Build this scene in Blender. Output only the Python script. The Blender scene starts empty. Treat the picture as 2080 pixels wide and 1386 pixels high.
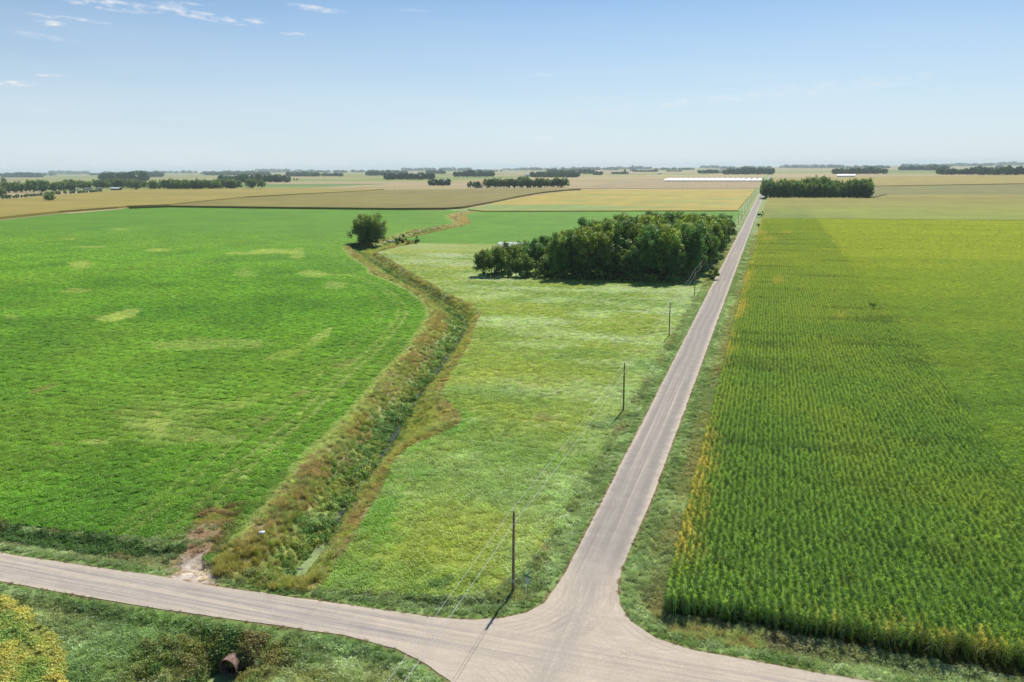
import bpy, bmesh, math, random
import numpy as np
from mathutils import Vector, Matrix
from mathutils.geometry import delaunay_2d_cdt
random.seed(7); RNG = np.random.default_rng(7)
SC = bpy.context.scene
COL = SC.collection

# ------------------------------------------------------------------ camera
# World: Y runs along the straight gravel road, X to the right, camera 45 m up.
PW, PH, FPX, H = 2080., 1386., 1618., 45.
ROLL = math.atan(.0095); PITCH = math.atan(352*math.cos(ROLL)/FPX); YAW = math.radians(17.9485)
def _axes():
    f = Vector((0, math.cos(PITCH), -math.sin(PITCH))); r = Vector((1, 0, 0)); u = r.cross(f)
    c, s = math.cos(ROLL), math.sin(ROLL)
    r2, u2 = c*r - s*u, s*r + c*u
    m = Matrix.Rotation(YAW, 3, 'Z')
    return m @ r2, m @ u2, m @ f
AR, AU, AF = _axes()
def at(px, py, z=0.):
    """ground point (height z) seen at a position of the 2080 px wide photograph"""
    d = ((px-PW/2)/FPX)*AR - ((py-PH/2)/FPX)*AU + AF
    t = (z-H)/d.z
    return (d.x*t, d.y*t)
def to_px(x, y, z=0.):
    p = np.stack([np.asarray(x)+0., np.asarray(y)+0., np.zeros_like(np.asarray(x)+0.)+z-H], -1)
    w = p@np.array(AF); 
    return PW/2+FPX*(p@np.array(AR))/w, PH/2-FPX*(p@np.array(AU))/w, w
cd = bpy.data.cameras.new('camera'); cam = bpy.data.objects.new('camera', cd); COL.objects.link(cam)
cd.sensor_width = 36.; cd.lens = FPX/PW*36.; cd.clip_start = .5; cd.clip_end = 200000.
mw = Matrix((AR, AU, -AF)).transposed().to_4x4(); mw.translation = Vector((0, 0, H)); cam.matrix_world = mw
SC.camera = cam

# ------------------------------------------------------------------ light and sky
SUN_EL, SUN_AZ = math.radians(49.), math.radians(3.)        # azimuth measured from +Y towards +X
EXPOSURE = 0.45
SC.view_settings.view_transform = 'Standard'; SC.view_settings.look = 'None'
SC.view_settings.exposure = EXPOSURE; SC.view_settings.gamma = 1.
ld = bpy.data.lights.new('sun', 'SUN'); sun = bpy.data.objects.new('sun', ld); COL.objects.link(sun)
ld.energy = 4.4; ld.angle = math.radians(.53); ld.color = (1., .95, .87)
sdir = Vector((math.sin(SUN_AZ)*math.cos(SUN_EL), math.cos(SUN_AZ)*math.cos(SUN_EL), math.sin(SUN_EL)))
sun.rotation_euler = sdir.to_track_quat('Z', 'Y').to_euler(); sun.location = (0, 0, 300)
world = bpy.data.worlds.new('World'); SC.world = world; world.use_nodes = True
SC.cycles.volume_bounces = 1; SC.cycles.max_bounces = 8; SC.cycles.transparent_max_bounces = 8

class NT:
    """small helper to write node trees as expressions"""
    def __init__(s, tree): s.t = tree; s.n = tree.nodes; s.l = tree.links
    def new(s, kind, **kw):
        n = s.n.new(kind)
        for k, v in kw.items(): setattr(n, k, v)
        return n
    def put(s, sock, v):
        if isinstance(v, bpy.types.NodeSocket): s.l.new(v, sock)
        elif v is not None: sock.default_value = v
    def m(s, op, a, b=None, c=None, clamp=False):
        n = s.new('ShaderNodeMath', operation=op, use_clamp=clamp); s.put(n.inputs[0], a)
        if b is not None: s.put(n.inputs[1], b)
        if c is not None: s.put(n.inputs[2], c)
        return n.outputs[0]
    def noise(s, vec, scale, detail=3., rough=.55, out=0, dist=0.):
        n = s.new('ShaderNodeTexNoise'); s.put(n.inputs['Vector'], vec); n.inputs['Scale'].default_value = scale
        n.inputs['Detail'].default_value = detail; n.inputs['Roughness'].default_value = rough
        n.inputs['Distortion'].default_value = dist
        return n.outputs[out]
    def mapping(s, vec, scale=(1, 1, 1), rot=(0, 0, 0), loc=(0, 0, 0)):
        n = s.new('ShaderNodeMapping'); s.put(n.inputs[0], vec); n.inputs['Scale'].default_value = scale
        n.inputs['Rotation'].default_value = rot; n.inputs['Location'].default_value = loc
        return n.outputs[0]
    def ramp(s, v, a, b, lo=0., hi=1.):
        n = s.new('ShaderNodeMapRange'); n.clamp = True; s.put(n.inputs[0], v)
        for i, q in enumerate((a, b, lo, hi)): s.put(n.inputs[1+i], q)
        return n.outputs[0]
    def mix(s, f, a, b, mode='MIX'):
        n = s.new('ShaderNodeMix', data_type='RGBA', blend_type=mode); s.put(n.inputs[0], f)
        for sock, v in ((n.inputs[6], a), (n.inputs[7], b)):
            if isinstance(v, tuple) and len(v) == 3: v = v + (1.,)
            s.put(sock, v)
        return n.outputs[2]
    def xyz(s, v):
        n = s.new('ShaderNodeSeparateXYZ'); s.put(n.inputs[0], v); return n.outputs

def build_world():
    w = NT(world.node_tree); w.n.clear()
    sky = w.new('ShaderNodeTexSky', sky_type='NISHITA'); sky.sun_disc = False
    sky.sun_elevation = SUN_EL; sky.sun_rotation = SUN_AZ
    sky.air_density = 1.0; sky.dust_density = .6; sky.ozone_density = 2.2; sky.altitude = 300.
    tc = w.new('ShaderNodeTexCoord').outputs['Generated']
    x, y, z = w.xyz(tc)
    az = w.m('MULTIPLY', w.m('ARCTAN2', x, y), 57.2958); el = w.m('MULTIPLY', w.m('ARCSINE', z), 57.2958)
    # thin cirrus streaks: (azimuth, elevation, half width, half height, tilt) in degrees
    total = None
    for px, py, rx, ry, sl, a in [(235, 12, 75, 9, .05, 1.), (350, 18, 26, 7, 0, 1.), (362, 8, 40, 4, 0, .8), (430, 36, 75, 7, .12, 1.),
                            (522, 43, 26, 5, 0, .9), (100, 47, 24, 4.5, 0, 1.), (140, 38, 60, 3.5, .06, .8), (645, 18, 50, 6, .1, .8),
                            (600, 69, 30, 3, 0, .9), (25, 170, 38, 4.5, 0, 1.), (110, 154, 30, 2.5, 0, .9), (90, 75, 50, 5, .1, .35),
                            (1095, 280, 36, 2.4, 0, .55), (1028, 282, 20, 2, 0, .35), (1548, 156, 26, 2, 0, .45), (250, 148, 10, 2, 0, .6),
                            (330, 265, 45, 2.5, 0, .25), (1500, 200, 330, 9, -.06, .45), (1750, 165, 200, 6, -.05, .3), (1150, 150, 200, 5, -.03, .2), (830, 20, 40, 3, .05, .4), (790, 290, 20, 2, 0, .3)]:
        d = ((px-PW/2)/FPX)*AR - ((py-PH/2)/FPX)*AU + AF; d.normalize()
        A0, E0 = math.degrees(math.atan2(d.x, d.y)), math.degrees(math.asin(d.z))
        k = math.degrees(1/FPX)
        dx = w.m('SUBTRACT', az, A0); dy = w.m('ADD', w.m('SUBTRACT', el, E0), w.m('MULTIPLY', dx, sl))
        u = w.m('DIVIDE', dx, rx*k); v = w.m('DIVIDE', dy, ry*k)
        r = w.m('ADD', w.m('MULTIPLY', u, u), w.m('MULTIPLY', v, v))
        g = w.m('MULTIPLY', w.m('SUBTRACT', 1.35, r, clamp=True), a)
        total = g if total is None else w.m('MAXIMUM', total, g)
    comb = w.new('ShaderNodeCombineXYZ'); w.put(comb.inputs[0], az); w.put(comb.inputs[1], w.m('ADD', w.m('MULTIPLY', el, 3.2), w.m('MULTIPLY', az, .25)))
    n1 = w.noise(comb.outputs[0], .85, 6., .62); 
    n2 = w.ramp(n1, .43, .68)
    f = w.m('MULTIPLY', total, n2, clamp=True)
    col = w.mix(1., sky.outputs[0], (.58, .86, 1.08), 'MULTIPLY')
    white = w.new('ShaderNodeRGB'); white.outputs[0].default_value = (10.2, 10.2, 10.4, 1)
    # faint milky veil of high haze that thickens towards the horizon
    veil = w.m('POWER', w.ramp(el, 0., 13.5, 1., 0.), .95)
    vn_ = w.noise(w.mapping(comb.outputs[0], (.05, .1, 1)), 1., 3.)
    veil = w.m('MULTIPLY', veil, w.ramp(vn_, .2, .8, .72, .95))
    veilc = w.new('ShaderNodeRGB'); veilc.outputs[0].default_value = (9.0, 9.9, 10.7, 1)
    c1 = w.mix(veil, col, veilc.outputs[0])
    c2 = w.mix(w.m('MULTIPLY', f, .85), c1, white.outputs[0])
    bg = w.new('ShaderNodeBackground'); w.put(bg.inputs[0], c2); bg.inputs[1].default_value = .065
    out = w.new('ShaderNodeOutputWorld'); w.l.new(bg.outputs[0], out.inputs[0])
build_world()

# ------------------------------------------------------------------ helpers
def tag(o, label=None, cat=None, group=None, kind=None):
    if label: o['label'] = label
    if cat: o['category'] = cat
    if group: o['group'] = group
    if kind: o['kind'] = kind
    return o
def mesh_obj(name, verts, faces, mat=None, parent=None, cols=None, smooth=False, loc=None):
    me = bpy.data.meshes.new(name)
    verts = np.asarray(verts, dtype=np.float32)
    if isinstance(faces, np.ndarray):
        k = faces.shape[1]; n = len(faces)
        me.vertices.add(len(verts)); me.vertices.foreach_set('co', verts.ravel())
        me.loops.add(n*k); me.loops.foreach_set('vertex_index', faces.astype(np.int32).ravel())
        me.polygons.add(n); me.polygons.foreach_set('loop_start', np.arange(0, n*k, k, dtype=np.int32))
        me.polygons.foreach_set('loop_total', np.full(n, k, dtype=np.int32))
        me.update(calc_edges=True)
    else:
        me.from_pydata([tuple(v) for v in verts.tolist()], [], faces); me.update()
    if cols is not None:
        a = me.color_attributes.new('Col', 'FLOAT_COLOR', 'POINT')
        c = np.ones((len(verts), 4), dtype=np.float32); c[:, :cols.shape[1]] = cols
        a.data.foreach_set('color', c.ravel())
    if smooth: me.polygons.foreach_set('use_smooth', np.ones(len(me.polygons), dtype=bool))
    if mat: me.materials.append(mat)
    o = bpy.data.objects.new(name, me); COL.objects.link(o)
    if parent: o.parent = parent
    if loc is not None: o.location = loc
    return o
def empty(name, loc=(0, 0, 0), rz=0.):
    o = bpy.data.objects.new(name, None); o.empty_display_size = .5; COL.objects.link(o)
    o.location = loc; o.rotation_euler = (0, 0, rz); return o
def copy_tree(o, parent=None):
    c = o.copy(); COL.objects.link(c)
    if parent: c.parent = parent
    for ch in [k for k in o.children]: copy_tree(ch, c)
    return c
class MB:
    """collects simple shaped pieces into one mesh"""
    def __init__(s): s.v = []; s.f = []
    def add(s, vs, fs):
        b = len(s.v); s.v += [tuple(v) for v in vs]; s.f += [tuple(i+b for i in f) for f in fs]; return s
    def box(s, x0, x1, y0, y1, z0, z1):
        return s.add([(x0,y0,z0),(x1,y0,z0),(x1,y1,z0),(x0,y1,z0),(x0,y0,z1),(x1,y0,z1),(x1,y1,z1),(x0,y1,z1)],
                     [(0,3,2,1),(4,5,6,7),(0,1,5,4),(1,2,6,5),(2,3,7,6),(3,0,4,7)])
    def tube(s, pts, rad, n=6, caps=True):
        pts = [Vector(p) for p in pts]; rings = []
        if not hasattr(rad, '__len__'): rad = [rad]*len(pts)
        for i, p in enumerate(pts):
            t = (pts[min(i+1, len(pts)-1)]-pts[max(i-1, 0)]).normalized()
            a = t.cross(Vector((0, 0, 1)) if abs(t.z) < .9 else Vector((0, 1, 0))).normalized(); b = t.cross(a)
            rings.append([p+rad[i]*(math.cos(2*math.pi*k/n)*a+math.sin(2*math.pi*k/n)*b) for k in range(n)])
        vs = [v for r in rings for v in r]
        fs = [(i*n+k, i*n+(k+1) % n, (i+1)*n+(k+1) % n, (i+1)*n+k) for i in range(len(pts)-1) for k in range(n)]
        if caps: fs += [tuple(range(n))[::-1], tuple(range((len(pts)-1)*n, len(pts)*n))]
        return s.add(vs, fs)
    def gable(s, x0, x1, y0, y1, z0, z1, t=.25, axis='y', over=.4):
        """solid two-slope roof; ridge runs along `axis`"""
        if axis == 'y':
            xm = (x0+x1)/2; a = [(x0-over, z0), (xm, z1), (x1+over, z0), (x1+over, z0+t), (xm, z1+t), (x0-over, z0+t)]
            vs = [(p[0], y0-over, p[1]) for p in a]+[(p[0], y1+over, p[1]) for p in a]
        else:
            ym = (y0+y1)/2; a = [(y0-over, z0), (ym, z1), (y1+over, z0), (y1+over, z0+t), (ym, z1+t), (y0-over, z0+t)]
            vs = [(x0-over, p[0], p[1]) for p in a]+[(x1+over, p[0], p[1]) for p in a]
        fs = [(0,1,4,5), (1,2,3,4), (6,11,10,7), (7,10,9,8)]+[(i, i+6, (i+1) % 6+6, (i+1) % 6) for i in range(6)]
        return s.add(vs, fs)
    def build(s, name, mat, parent=None, smooth=False):
        o = mesh_obj(name, s.v, s.f, mat, parent, smooth=smooth)
        bm = bmesh.new(); bm.from_mesh(o.data); bmesh.ops.recalc_face_normals(bm, faces=bm.faces); bm.to_mesh(o.data); bm.free()
        return o

def inpoly(x, y, poly):
    x = np.asarray(x, float); y = np.asarray(y, float); c = np.zeros(x.shape, bool); n = len(poly)
    for i in range(n):
        x0, y0 = poly[i]; x1, y1 = poly[(i+1) % n]
        if y0 == y1: continue
        h = ((y0 > y) != (y1 > y)) & (x < (x1-x0)*(y-y0)/(y1-y0)+x0); c ^= h
    return c
def dline(x, y, pts, closed=False):
    x = np.asarray(x, float); y = np.asarray(y, float); d = np.full(x.shape, 1e9); n = len(pts)
    for i in range(n if closed else n-1):
        x0, y0 = pts[i]; x1, y1 = pts[(i+1) % n]; dx, dy = x1-x0, y1-y0; L = dx*dx+dy*dy+1e-9
        t = np.clip(((x-x0)*dx+(y-y0)*dy)/L, 0, 1); d = np.minimum(d, np.hypot(x-x0-t*dx, y-y0-t*dy))
    return d
def side(x, y, pts):
    """True where a point lies left of the nearest segment of the line"""
    x = np.asarray(x, float); y = np.asarray(y, float); best = np.full(x.shape, 1e9); s = np.zeros(x.shape, bool)
    for i in range(len(pts)-1):
        x0, y0 = pts[i]; x1, y1 = pts[i+1]; dx, dy = x1-x0, y1-y0; L = dx*dx+dy*dy+1e-9
        t = np.clip(((x-x0)*dx+(y-y0)*dy)/L, 0, 1); d = np.hypot(x-x0-t*dx, y-y0-t*dy); n = d < best
        best = np.where(n, d, best); s = np.where(n, dx*(y-y0)-dy*(x-x0) > 0, s)
    return s
def sm(t, a=0., b=1.):
    t = np.clip((t-a)/(b-a), 0, 1); return t*t*(3-2*t)
def vn(x, y, s=1., seed=0):
    """value noise 0..1"""
    x = np.asarray(x, float)/s; y = np.asarray(y, float)/s
    xi = np.floor(x).astype(np.int64); yi = np.floor(y).astype(np.int64); fx = x-xi; fy = y-yi
    fx = fx*fx*(3-2*fx); fy = fy*fy*(3-2*fy)
    def h(i, j):
        k = (i*374761393+j*668265263+seed*974634777) & 0xffffffff
        k = ((k ^ (k >> 13))*1274126177) & 0xffffffff
        return ((k ^ (k >> 16)) & 0xffff)/65535.
    return (h(xi, yi)*(1-fx)+h(xi+1, yi)*fx)*(1-fy)+(h(xi, yi+1)*(1-fx)+h(xi+1, yi+1)*fx)*fy
def fbm(x, y, s, seed=0, o=4):
    a = 0.; w = .5; t = 0.
    for i in range(o): a = a+w*vn(x, y, s/2**i, seed+i*17); t += w; w *= .55
    return a/t
def lin(c):
    return np.array([((v/255.+.055)/1.055)**2.4 if v > 10 else v/255./12.92 for v in c])
def mixc(a, b, t):
    t = np.asarray(t)[..., None]; return a*(1-t)+b*t
def pxpoly(pts, z=0.): return [at(a, b, z) for a, b in pts]
def ragged(pts, step, amp, seed=1):
    """subdivide a closed outline and give it a natural uneven edge"""
    out = []; n = len(pts); k = 0
    for i in range(n):
        a = np.array(pts[i]); b = np.array(pts[(i+1) % n]); L = np.hypot(*(b-a)); m = max(1, min(400, int(L/step)))
        nrm = np.array([-(b-a)[1], (b-a)[0]])/max(L, 1e-6)
        for j in range(m):
            p = a+(b-a)*j/m; w = (fbm(p[0], p[1], step*6, seed)-.5)*2*amp+(vn(p[0], p[1], step*1.3, seed+9)-.5)*amp*.7
            p = p+nrm*float(w); out.append((float(p[0]), float(p[1])))
    return out

# ------------------------------------------------------------------ materials
MATS = {}
def material(name, fn):
    m = bpy.data.materials.new(name); m.use_nodes = True; t = NT(m.node_tree); t.n.clear()
    out = t.new('ShaderNodeOutputMaterial'); sh = fn(t); t.l.new(sh, out.inputs[0]); MATS[name] = m; return m
def princ(t, col, rough=.8, spec=.25, normal=None, metal=0.):
    p = t.new('ShaderNodeBsdfPrincipled')
    if isinstance(col, (tuple, np.ndarray)): col = tuple(col)[:3]+(1.,)
    t.put(p.inputs['Base Color'], col); t.put(p.inputs['Roughness'], rough)
    p.inputs['Specular IOR Level'].default_value = spec; p.inputs['Metallic'].default_value = metal
    if normal is not None: t.l.new(normal, p.inputs['Normal'])
    return p.outputs[0]
def wpos(t): return t.new('ShaderNodeNewGeometry').outputs['Position']
def bump(t, h, dist, strength=1.):
    b = t.new('ShaderNodeBump'); t.put(b.inputs['Height'], h); b.inputs['Distance'].default_value = dist
    b.inputs['Strength'].default_value = strength; return b.outputs[0]
def scale_col(t, c, f):
    n = t.new('ShaderNodeVectorMath', operation='SCALE'); t.put(n.inputs[0], c); t.put(n.inputs['Scale'], f); return n.outputs[0]
def sheet_mat(name, fs=2.2, lo=.62, hi=1.35, bd=.25, stretch=(1, 1, 1), mid=.18, gain=None):
    def fn(t):
        a = t.new('ShaderNodeAttribute', attribute_name='Col').outputs['Color']
        if gain is not None: a = t.mix(1., a, gain, 'MULTIPLY')
        p = t.mapping(wpos(t), stretch)
        n1 = t.noise(p, fs, 4., .65); n2 = t.noise(p, mid, 4., .6)
        f = t.m('MULTIPLY', t.ramp(n1, .3, .7, lo, hi), t.ramp(n2, .3, .7, .86, 1.13))
        return princ(t, scale_col(t, a, f), .85, .15, bump(t, n1, bd))
    return material(name, fn)
M_GROUND = sheet_mat('ground_cover')
M_ALF = sheet_mat('alfalfa', 1.6, .55, 1.35, .35, (1, 1, 1), .18, (.76, .90, .30))
M_MEADOW = sheet_mat('meadow_sward', 1.2, .75, 1.2, .12)
M_FIELD = sheet_mat('ripening_crop', .9, .86, 1.12, .25, (1, .35, 1), .03, (.71, .68, .45))

def leafmat(name, trans=.4, inst=True, var=.25, gloss=.12, rough=.45, wnoise=None):
    """leaf surface: point colour x per-plant variation, light passes through thin leaves"""
    def fn(t):
        a = t.new('ShaderNodeAttribute', attribute_name='Col').outputs['Color']
        if inst:
            b = t.new('ShaderNodeAttribute', attribute_name='tint'); b.attribute_type = 'INSTANCER'
            a = t.mix(1., a, b.outputs['Color'], 'MULTIPLY')
        r = t.new('ShaderNodeObjectInfo').outputs['Random']
        f = t.ramp(r, 0., 1., 1-var, 1+var)
        a = scale_col(t, a, f)
        d = t.new('ShaderNodeBsdfDiffuse'); t.put(d.inputs[0], a)
        tr = t.new('ShaderNodeBsdfTranslucent'); t.put(tr.inputs[0], t.mix(1., a, (1.3, 1.3, .8), 'MULTIPLY'))
        m = t.new('ShaderNodeMixShader'); m.inputs[0].default_value = trans; t.l.new(d.outputs[0], m.inputs[1]); t.l.new(tr.outputs[0], m.inputs[2])
        g = t.new('ShaderNodeBsdfGlossy'); g.inputs[0].default_value = (.8, .85, .9, 1); g.inputs['Roughness'].default_value = rough
        m2 = t.new('ShaderNodeMixShader'); m2.inputs[0].default_value = gloss
        t.l.new(m.outputs[0], m2.inputs[1]); t.l.new(g.outputs[0], m2.inputs[2])
        return m2.outputs[0]
    return material(name, fn)
M_LEAF = leafmat('tree_leaf', .42, False, .25, .04, .5)
M_CORNLEAF = leafmat('corn_leaf', .42, True, .09, .12, .24)
M_HERB = leafmat('herb_leaf', .42, True, .2, .025, .5)
def plain(name, col, rough=.7, spec=.3, var=.12, sc=6., metal=0., stretch=(1, 1, 1)):
    def fn(t):
        o = t.new('ShaderNodeTexCoord').outputs['Object']
        n = t.noise(t.mapping(o, stretch), sc, 4.)
        return princ(t, scale_col(t, tuple(lin(col)), t.ramp(n, .3, .7, 1-var, 1+var)), rough, spec, metal=metal)
    return material(name, fn)
M_BARK = plain('bark', (98, 84, 70), .9, .1, .3, 3.)
M_POLE = plain('pole_wood', (128, 112, 96), .85, .15, .35, 5., stretch=(6, 6, .4))
M_STEEL = plain('galvanised_steel', (150, 152, 152), .45, .5, .1, 8., .6)
M_WIRE = plain('aluminium_wire', (205, 205, 205), .4, .5, .03, 3., .3)
M_PORC = plain('porcelain', (215, 215, 218), .3, .5, .05)
M_SIGNBACK = plain('sign_back', (196, 200, 196), .45, .5, .05)
M_GREEN = plain('sign_green', (0, 112, 90), .5, .4, .05)
M_TAG = plain('white_plate', (225, 225, 228), .5, .4, .05)
M_DARK = plain('dark_mark', (45, 45, 60), .6, .2, .05)
M_WHITE = plain('white_metal_sheet', (222, 224, 228), .5, .4, .06, .8)
M_GREYW = plain('grey_wall', (150, 148, 150), .7, .2, .12, .6)
M_TEAL = plain('blue_green_wall', (92, 122, 122), .6, .3, .1, .6)
M_ROOFRED = plain('brown_red_roof', (140, 98, 84), .8, .2, .15, .8)
M_ROOFGREY = plain('grey_shingles', (120, 118, 120), .85, .2, .15, .8)
M_SIDING = plain('pale_siding', (205, 205, 200), .7, .2, .08, .8)
M_STONE = plain('pale_stone', (190, 186, 178), .85, .2, .2, 3.)
M_GLASS = plain('window_glass', (40, 50, 60), .15, .5, .1)
M_CARB = plain('car_paint', (150, 165, 190), .3, .5, .05)
M_TYRE = plain('tyre_rubber', (30, 30, 32), .8, .2, .1)
def _rust(t):
    o = t.new('ShaderNodeTexCoord').outputs['Object']
    n = t.noise(o, 3., 5.); c = t.mix(t.ramp(n, .35, .65), tuple(lin((150, 125, 115))), tuple(lin((110, 80, 66))))
    return princ(t, c, .75, .3)
M_RUST = material('rusty_corrugated_steel', _rust)
def _water(t):
    p = wpos(t); n = t.noise(p, .35, 4.); x, y, z = t.xyz(p)
    alg = t.m('MAXIMUM', t.m('MULTIPLY', t.ramp(y, 80., 84., 1., 0.), t.ramp(n, .36, .42)), t.ramp(n, .56, .62))
    c = t.mix(alg, tuple(lin((58, 58, 46))), t.mix(t.ramp(t.noise(p, 3., 4.), .3, .7), tuple(lin((140, 156, 96))), tuple(lin((108, 128, 74)))))
    return princ(t, c, t.ramp(alg, 0., 1., .22, .7), .3, bump(t, t.noise(p, 5., 2.), .02))
M_WATER = material('ditch_water', _water)
def _gravel(t):
    p = wpos(t); x, y, z = t.xyz(p)
    wob = t.m('MULTIPLY', t.m('SUBTRACT', t.noise(t.mapping(p, (.03, .03, 1)), 1., 3.), .5), 2.2)
    xx = t.m('ADD', x, wob)
    cyl = t.m('SUBTRACT', y, t.m('MULTIPLY', x, .0417)); yy = t.m('ADD', cyl, wob)
    n_ns = t.noise(t.mapping(p, (1., .012, 1)), 1.6, 5., .7)          # streaks along the road
    n_ew = t.noise(t.mapping(p, (.015, 1., 1), (0, 0, -.04)), 1.6, 5., .7)
    fine = t.noise(p, 9., 4., .7); med = t.noise(p, .5, 4.)
    # which road are we on
    ns = t.ramp(y, 74., 84.)
    def track(v, c0, w): 
        d = t.m('ABSOLUTE', t.m('SUBTRACT', v, c0)); return t.ramp(d, w*.3, w, 1., 0.)
    tr_ns = t.m('MAXIMUM', t.m('MAXIMUM', track(xx, -18.55, .75), track(xx, -16.9, .75)), track(xx, -15.1, .8))
    edge = t.m('ABSOLUTE', t.m('SUBTRACT', x, -16.95)); e_ns = t.ramp(t.m('ADD', edge, t.m('MULTIPLY', t.m('SUBTRACT', med, .5), 1.4)), 2.4, 3.3)
    lines = t.ramp(t.noise(t.mapping(p, (1., .004, 1)), 2.6, 3., .6), .58, .66)
    e_ew = t.ramp(t.m('ABSOLUTE', t.m('SUBTRACT', cyl, 66.1)), 1.3, 2.6)
    # curved tyre marks of turning cars, centred on the four corners
    arcs = None
    for cx, cy in ((-27.5, 76.), (-4.5, 78.), (-28., 53.), (-3., 56.)):
        dx = t.m('SUBTRACT', x, cx); dy = t.m('SUBTRACT', y, cy)
        r = t.m('SQRT', t.m('ADD', t.m('MULTIPLY', dx, dx), t.m('MULTIPLY', dy, dy)))
        rr = t.m('ADD', r, t.m('MULTIPLY', med, .5))
        cv = t.new('ShaderNodeCombineXYZ'); t.put(cv.inputs[0], t.m('MULTIPLY', rr, 3.2)); t.put(cv.inputs[1], cx)
        nn = t.ramp(t.noise(cv.outputs[0], 1., 3., .6), .50, .62)
        msk = t.m('MULTIPLY', t.ramp(r, 7., 8.5), t.ramp(r, 12., 17., 1., 0.)); nn = t.m('MULTIPLY', nn, msk)
        arcs = nn if arcs is None else t.m('MAXIMUM', arcs, nn)
    sand = tuple(lin((214, 199, 178))); grey = tuple(lin((170, 164, 155))); mauve = tuple(lin((184, 174, 162))); dk = tuple(lin((140, 130, 126)))
    c_ns = t.mix(t.ramp(n_ns, .3, .7), mauve, grey)
    c_ns = t.mix(t.m('MULTIPLY', tr_ns, .35), c_ns, dk); c_ns = t.mix(t.m('MULTIPLY', lines, .8), c_ns, sand)
    c_ns = t.mix(t.m('MULTIPLY', e_ns, .9), c_ns, sand)
    c_ew = t.mix(t.ramp(n_ew, .38, .62), sand, tuple(lin((166, 158, 154)))); c_ew = t.mix(t.m('MULTIPLY', e_ew, .55), c_ew, sand)
    c = t.mix(ns, c_ew, c_ns)
    inter = t.m('MULTIPLY', t.ramp(x, -34., -27.), t.ramp(x, 0., 6., 1., 0.)); inter = t.m('MULTIPLY', inter, t.ramp(y, 78., 88., 1., 0.))
    thru = t.m('MULTIPLY', t.ramp(t.m('ABSOLUTE', t.m('SUBTRACT', xx, -17.)), .6, 2.6, 1., 0.), inter)
    c = t.mix(t.m('MULTIPLY', inter, .5), c, sand)
    c = t.mix(t.m('MULTIPLY', thru, t.ramp(n_ns, .35, .6, .2, .8)), c, mauve)
    c = t.mix(t.m('MULTIPLY', t.m('MULTIPLY', arcs, inter), t.ramp(t.noise(p, .25, 3.), .4, .65, .05, .4)), c, dk)
    f = t.m('MULTIPLY', t.ramp(fine, .3, .7, .82, 1.16), t.ramp(med, .3, .7, .92, 1.07))
    return princ(t, scale_col(t, c, t.m('MULTIPLY', f, .74)), .95, .1, bump(t, fine, .03))
M_GRAVEL = material('gravel', _gravel)

# ------------------------------------------------------------------ outlines on the ground
ROAD_L, ROAD_R = -20.3, -13.5
road_out = [(-900., 30.5), (-86.3, 65.4), (-72., 65.9), (-62., 66.4), (-58.5, 66.2), (-40.7, 67.2), (-31., 67.6), (-26.5, 68.4), (-23.8, 69.6), (-21.9, 71.2), (-20.6, 73.7),
            (-20.0, 80.8), (-20., 104.), (ROAD_L, 300.), (-20.9, 1200.), (-20.9, 9000.), (-13.2, 9000.), (-13.2, 1200.), (ROAD_R, 300.), (ROAD_R, 106.), (-14.0, 83.5), (-13.8, 79.4), (-13., 75.8), (-11.3, 72.8),
            (-8.2, 70.5), (-4.6, 69.6), (3.9, 69.4), (400., 69.9), (400., 64.), (-2., 64.), (-7.8, 63.6), (-10.5, 61.), (-12.2, 55.), (-13., 20.), (-20.5, 20.), (-21.2, 50.), (-22.5, 55.), (-25.1, 58.4),
            (-28.4, 60.3), (-32., 61.6), (-38., 62.1), (-60.4, 60.6), (-80.5, 60.2), (-900., 25.)]
road_poly = road_out
dW = pxpoly([(474,1101),(528,1044),(572,993),(608.5,944),(640,910),(681,871),(711.5,841),(755,786.6),(776,760.6),(805,732),(833,700),(854,670),(871,641),(866,621),
             (832,592),(787.5,570),(751,556),(746,543),(714,523),(697,503),(703,497),(740,494),(778,486),(832,469),(925,454),(908,438),(920,433.5),(947,430)])
dE = pxpoly([(640,1201),(660,1190),(677,1157),(704,1113),(726,1076),(768,1010),(797.5,944),(813,925),(837,906),(874,890.5),(905,878),(936.6,860),(939,847),(915,823),(897.7,795),(917,758),(935,730),(952,700),
             (969,653),(981,636),(954,616),(905,594),(868.5,572),(829,550),(797,530),(765,513),(797,504.6),(832,497),(850,494),(819,486),(890,470),(942,459),(958,452),(944.5,437),(969,430)])
dB = [at(a, b, -2.3) for a, b in [(592,1185),(603.6,1167),(635.5,1133),(648,1115.5),(660,1093),(667,1076),(694,1037),(716.5,998),(741,971),(768,934),(792.5,900),(815,856),(839,817),(859,787),(880,765),(898,737),(925,702),(947,665),(942,648),(917.5,628.5),(881,604),(841.5,582),(807,560),(770,535),(741,518),(719,503)]]
dB += pxpoly([(740,500), (790,488), (830,475), (888,462), (932,455), (925,440), (940,433)])
dB_S = dB[:25]
ditch_poly = [at(430,1166), at(448,1125)] + dW + dE[::-1] + [at(610,1201), at(520,1194)]
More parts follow.
